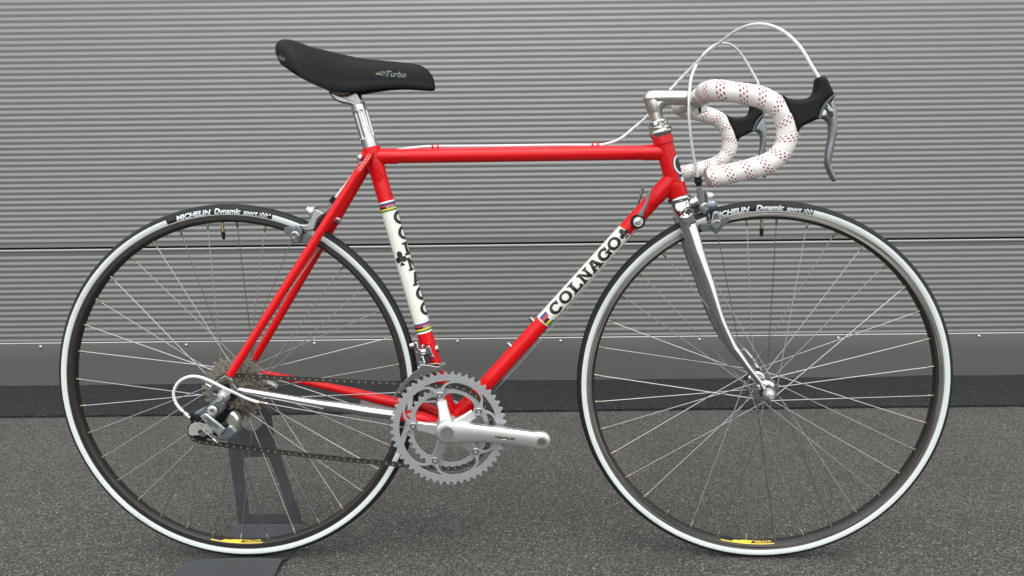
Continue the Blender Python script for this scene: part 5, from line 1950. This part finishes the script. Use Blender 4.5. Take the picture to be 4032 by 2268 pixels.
put('cable_wire', MB().tube([zf(362, 340, -.027), zf(358, 240, -.027), zf(348, 160, -.027)], .0006, 6), fdl, M['spoke'])
put('cable_end', MB().tube([zf(365, 250, -.027), zf(358, 235, -.027), zf(350, 150, -.027), zf(350, 80, -.027)], [.0010, .0022, .0014, .0020], 10), fdl, M['chrome'])
outer_c = [(330, 392), (345, 378), (400, 380), (480, 395), (520, 372), (540, 372), (536, 400), (505, 425), (460, 430), (420, 437), (330, 462), (270, 490), (210, 540), (150, 600), (100, 662), (95, 655), (118, 620), (155, 565), (205, 505), (265, 445), (315, 415)]
fdp(outer_c, -.0535, .0014, 'cage_plate', M['grey'] if False else M['chromeworn'], .0004, 1, zk)
inner_c = [(330, 375), (480, 362), (535, 362), (545, 400), (500, 440), (420, 470), (330, 500), (200, 580), (150, 620), (170, 580), (250, 480), (310, 420)]
fdp(inner_c, -.0335, .0014, 'cage_plate', M['chromeworn'], .0004, 1, zk)
for a in ((520, 378),):
    fdp([(478, 372), (535, 364), (543, 385), (530, 405), (500, 415)], -.0532, .0200, 'cage_nose', M['chromeworn'], .0008, 1, zk)
fdp([(330, 380), (395, 376), (395, 388), (330, 398)], -.0532, .0200, 'cage_bridge', M['chrome'], .0006, 1, zk)
px_lathe(lambda x, y, Y: zf(x, y, Y), (520, 880), (545, 1010), [(0, .0030), (.2, .0022), (1, .0015)], 'cage_pin', M['chrome'], fdl, 10, d=-.045)
px_lathe(lambda x, y, Y: zf(x, y, Y), (490, 1090), (560, 1010), [(0, .0026), (1, .0020)], 'cage_pin', M['chrome'], fdl, 10, d=-.045)

# ------------------------------------------------------------------ shift levers on the down tube and bare gear cables
f3y = zoom(2400, 680, 2.898)
for mir in (0, 1):
    sh = group_part('shift_lever', bike, ('far side' if mir else 'near side') + ' shift lever on the down tube')
    sgn = 1 if mir else -1
    if not mir:
        c_ = f3y(318, 556, -.017)
        pts = [f3y(x, y, -.030) for x, y in ((330, 478), (380, 400), (415, 320), (445, 215), (462, 190), (482, 192), (478, 225), (440, 330), (420, 400), (395, 470), (382, 500), (350, 500))]
    else:
        c_ = f3y(318, 556, -.017)
        c_ = V((c_.x, .017, c_.z))
        pts = [f3y(x, y, .024) for x, y in ((270, 440), (300, 400), (335, 260), (355, 175), (372, 155), (392, 158), (390, 185), (355, 300), (325, 380), (300, 430), (290, 470))]
    put('lever', MB().prism(rounded(pts, 3), V((0, .0060 * -sgn, 0)), .0016).mesh('lever', [M['grey']], 40), sh)
    q_ = c_ + V((0, sgn * -.004, 0))
    put('boss', MB().lathe(q_, (0, sgn, 0), [(0, .0105), (.004, .0124), (.013, .0126), (.0140, .0116)], 30), sh, M['rubber'])
    put('clamp_screw', MB().lathe(q_ + V((0, sgn * .0138, 0)), (0, sgn, 0), [(0, .0088), (.0008, .0085), (.0008, .0066), (.0022, .0064), (.0026, .0056), (.0026, .0008)], 28), sh, M['satin'])
    put('screw_slot', MB().box(q_ + V((0, sgn * .0166, 0)), V((.0052, 0, .0040)), V((0, .0003, 0)), V((-.0005, 0, .0006))), sh, M['darksteel'])
gc = group_part('gear_cable', bike)
put('wire', MB().tube([f3y(345, 600, -.017), Apx(2497, 910, -.017), Apx(2199.5, 1260, -.012), BB + V((.012, -.008, -.020))], .0008, 6), gc, M['wire'])
put('wire', MB().tube([V((BB.x + .2, .016, .49)), BB + V((.035, .012, .006)), BB + V((.014, .008, -.019))], .0008, 6), gc, M['wire'])
put('wire', MB().tube([BB + V((.012, -.008, -.0208)), BB + V((-.010, -.012, -.0200)), zc(1900, 1010, -.035), zc(0, 680, -.057), rd(1200, 752, -.0645)], .0008, 6), gc, M['wire'])
put('wire', MB().tube([zc(180, 610, -.060), zc(0, 570, -.062), rd(960, 640, -.064)], .0008, 6), gc, M['wire'])

# ------------------------------------------------------------------ seat post and saddle
spt = group_part('seat_post', bike)
ptop = za(932, 752)
tp = (ptop - S1).dot(SD)
Lp = t0 - tp
n = 64
mb = MB()
nr = 40
for i in range(nr + 1):
    t = tp + (t0 + .004 - tp) * i / nr
    f = i / nr
    for k in range(n):
        a = 2 * PI * k / n
        r = .0136
        # six flutes
        if .13 < f < .74:
            d = ((a + math.radians(2)) % (PI / 4.5) - PI / 9) / (PI / 9)
            e = min(1, (f - .13) / .05, (.74 - f) / .05)
            if abs(d) < .62 * math.sqrt(max(0, e)):
                r -= .0017 * math.sqrt(max(0, 1 - (d / .62) ** 2))
        sx_ = V((0, 1, 0)).cross(SD)
        if sx_.x < 0:
            sx_ = -sx_
        mb.v.append(S1 + SD * t + (V((0, -1, 0)) * math.cos(a) + sx_ * math.sin(a)) * r)
for i in range(nr):
    for k in range(n):
        mb.f.append((i * n + k, i * n + (k + 1) % n, (i + 1) * n + (k + 1) % n, (i + 1) * n + k))
mb.f.append(tuple(range(n)))
mb.m = [0] * len(mb.f)
put('shaft', mb.mesh('shaft', [M['post']], 30), spt)
hd = [(640, 605), (680, 615), (780, 640), (860, 625), (905, 600), (930, 605), (960, 640), (990, 700), (985, 735), (950, 765), (905, 762), (865, 742), (800, 730), (735, 712), (690, 680), (660, 645)]
put('head', MB().prism(rounded([za(x, y, -.013) for x, y in hd], 3), V((0, .026, 0)), .003).mesh('head', [M['headalloy']], 40), spt)
cl_ = [(655, 600), (860, 600), (870, 625), (800, 652), (720, 645), (670, 628)]
put('rail_clamp', MB().prism([za(x, y, -.026) for x, y in cl_], V((0, .052, 0)), .002).mesh('rail_clamp', [M['clampdark']], 40), spt)
sdl = group_part('saddle', bike, 'black padded racing saddle with worn printing')
stn = [(134, 205, 300, .030), (142, 160, 318, .047), (160, 122, 335, .055), (200, 92, 362, .0625), (255, 87, 395, .0675), (330, 98, 435, .069), (400, 125, 474, .067), (500, 158, 530, .060), (620, 186, 578, .0495), (750, 216, 604, .0390), (860, 240, 608, .0325), (1000, 267, 592, .0270), (1150, 284, 574, .0235), (1300, 297, 562, .0215), (1450, 312, 562, .0200), (1560, 327, 570, .0188), (1640, 358, 577, .0168), (1700, 415, 583, .0135), (1730, 470, 580, .0095), (1742, 520, 572, .0050)]
K = 26
mb = MB()
rowsS = []
for x, yt, yb, hw in stn:
    a = za(x, yt, 0)
    b = za(x, yb, -hw)
    zt_, zb_ = a.z, b.z
    X0 = a.x
    XB = b.x
    row = []
    for k in range(K + 1):
        t = PI * k / K
        e1, e2 = .62, .72
        y = -hw * math.copysign(abs(math.cos(t)) ** e1, math.cos(t))
        h_ = max(0.0, math.sin(t)) ** e2
        row.append(V((XB + (X0 - XB) * h_, y, zb_ + (zt_ - zb_) * h_)))
    # underside, a little recessed
    for k in range(1, 6):
        f = k / 6
        y = hw * (1 - 2 * f) * .93
        row.append(V((XB, y, zb_ + .010 * (1 - abs(1 - 2 * f)))))
    rowsS.append(row)
m_ = len(rowsS[0])
mb.v = [p for r in rowsS for p in r]
for i in range(len(rowsS) - 1):
    for k in range(m_):
        mb.f.append((i * m_ + k, i * m_ + (k + 1) % m_, (i + 1) * m_ + (k + 1) % m_, (i + 1) * m_ + k))
mb.f.append(tuple(range(m_)))
mb.f.append(tuple((len(rowsS) - 1) * m_ + k for k in range(m_)))
mb.m = [0] * len(mb.f)
me = mb.mesh('cover', [M['saddle']], 50)
bm = bmesh.new()
bm.from_mesh(me)
bmesh.ops.subdivide_edges(bm, edges=bm.edges[:], cuts=1, use_grid_fill=True, smooth=.6)
bm.to_mesh(me)
bm.free()
finish(me, 60)
put('cover', me, sdl)
bmq = bmesh.new()
bmq.from_mesh(me)
tree = BVHTree.FromBMesh(bmq)
def cast(name, me2, c_, dr, upv, src, m, parent, lift=.0005, dirv=V((0, 1, 0))):
    vv = []
    for v in me2.vertices:
        p = c_ + dr * v.co.x + upv * v.co.y
        hit, nn, ii, dd = src.ray_cast(p - dirv * .3, dirv)
        v.co = (hit - dirv * lift) if hit is not None else p
    o = put(name, me2, parent, m)
    o['kind'] = 'stuff'
    return o
dvw = (za(1290, 440, 0) - CAM_POS).normalized()
me2 = text_mesh('Turbo', .0140, .0002, .35, 1.0)
refine(me2, .004)
cast('lettering', me2, za(1335, 456, -.02), V((1, 0, -.07)).normalized(), V((.0, 0, 1)), tree, M['silverprint'], sdl, .0006)
for nm_, c_ in (('fadedblue', (.03, .035, .07)), ('fadedyellow', (.10, .095, .03)), ('fadedgreen', (.04, .075, .03))):
    M[nm_] = mat(nm_.replace('faded', 'faded_') + '_print', c_, .5)
for k, c in enumerate(('fadedblue', 'silverprint', 'fadedyellow', 'fadedgreen')):
    for j in range(3):
        me2 = curve_mesh([[(0, 0), (.0095 - .003 * ((j + k) % 2), 0), (.0095 - .002 * (k % 2), .0022), (0, .0018)]], 0)
        cast('worn_stripe', me2, za(1136 + j * 30, 448 - k * 13, -.02), V((1, 0, -.05)), V((0, 0, 1)), tree, M[c] if (j + k) % 3 else M['saddle'], sdl, .0006)
me2 = text_mesh('rbo', .0125, .0003, .35, 1.0)
refine(me2, .003)
cast('lettering', me2, za(163, 290, -.05), V((1, 0, -.3)).normalized(), V((0, 0, 1)), tree, M['silverprint'], sdl, .0006)
bmq.free()
for sgn in (-1, 1):
    P = [za(300, 360, 0), za(520, 500, 0), za(700, 596, 0), za(900, 596, 0), za(1150, 560, 0), za(1500, 490, 0), za(1650, 470, 0)]
    W_ = [.030, .024, .022, .022, .021, .012, .006]
    put('rail', MB().tube(spline([V((p.x, sgn * wv, p.z)) for p, wv in zip(P, W_)], 6), .0035, 10), sdl, M['darksteel'])
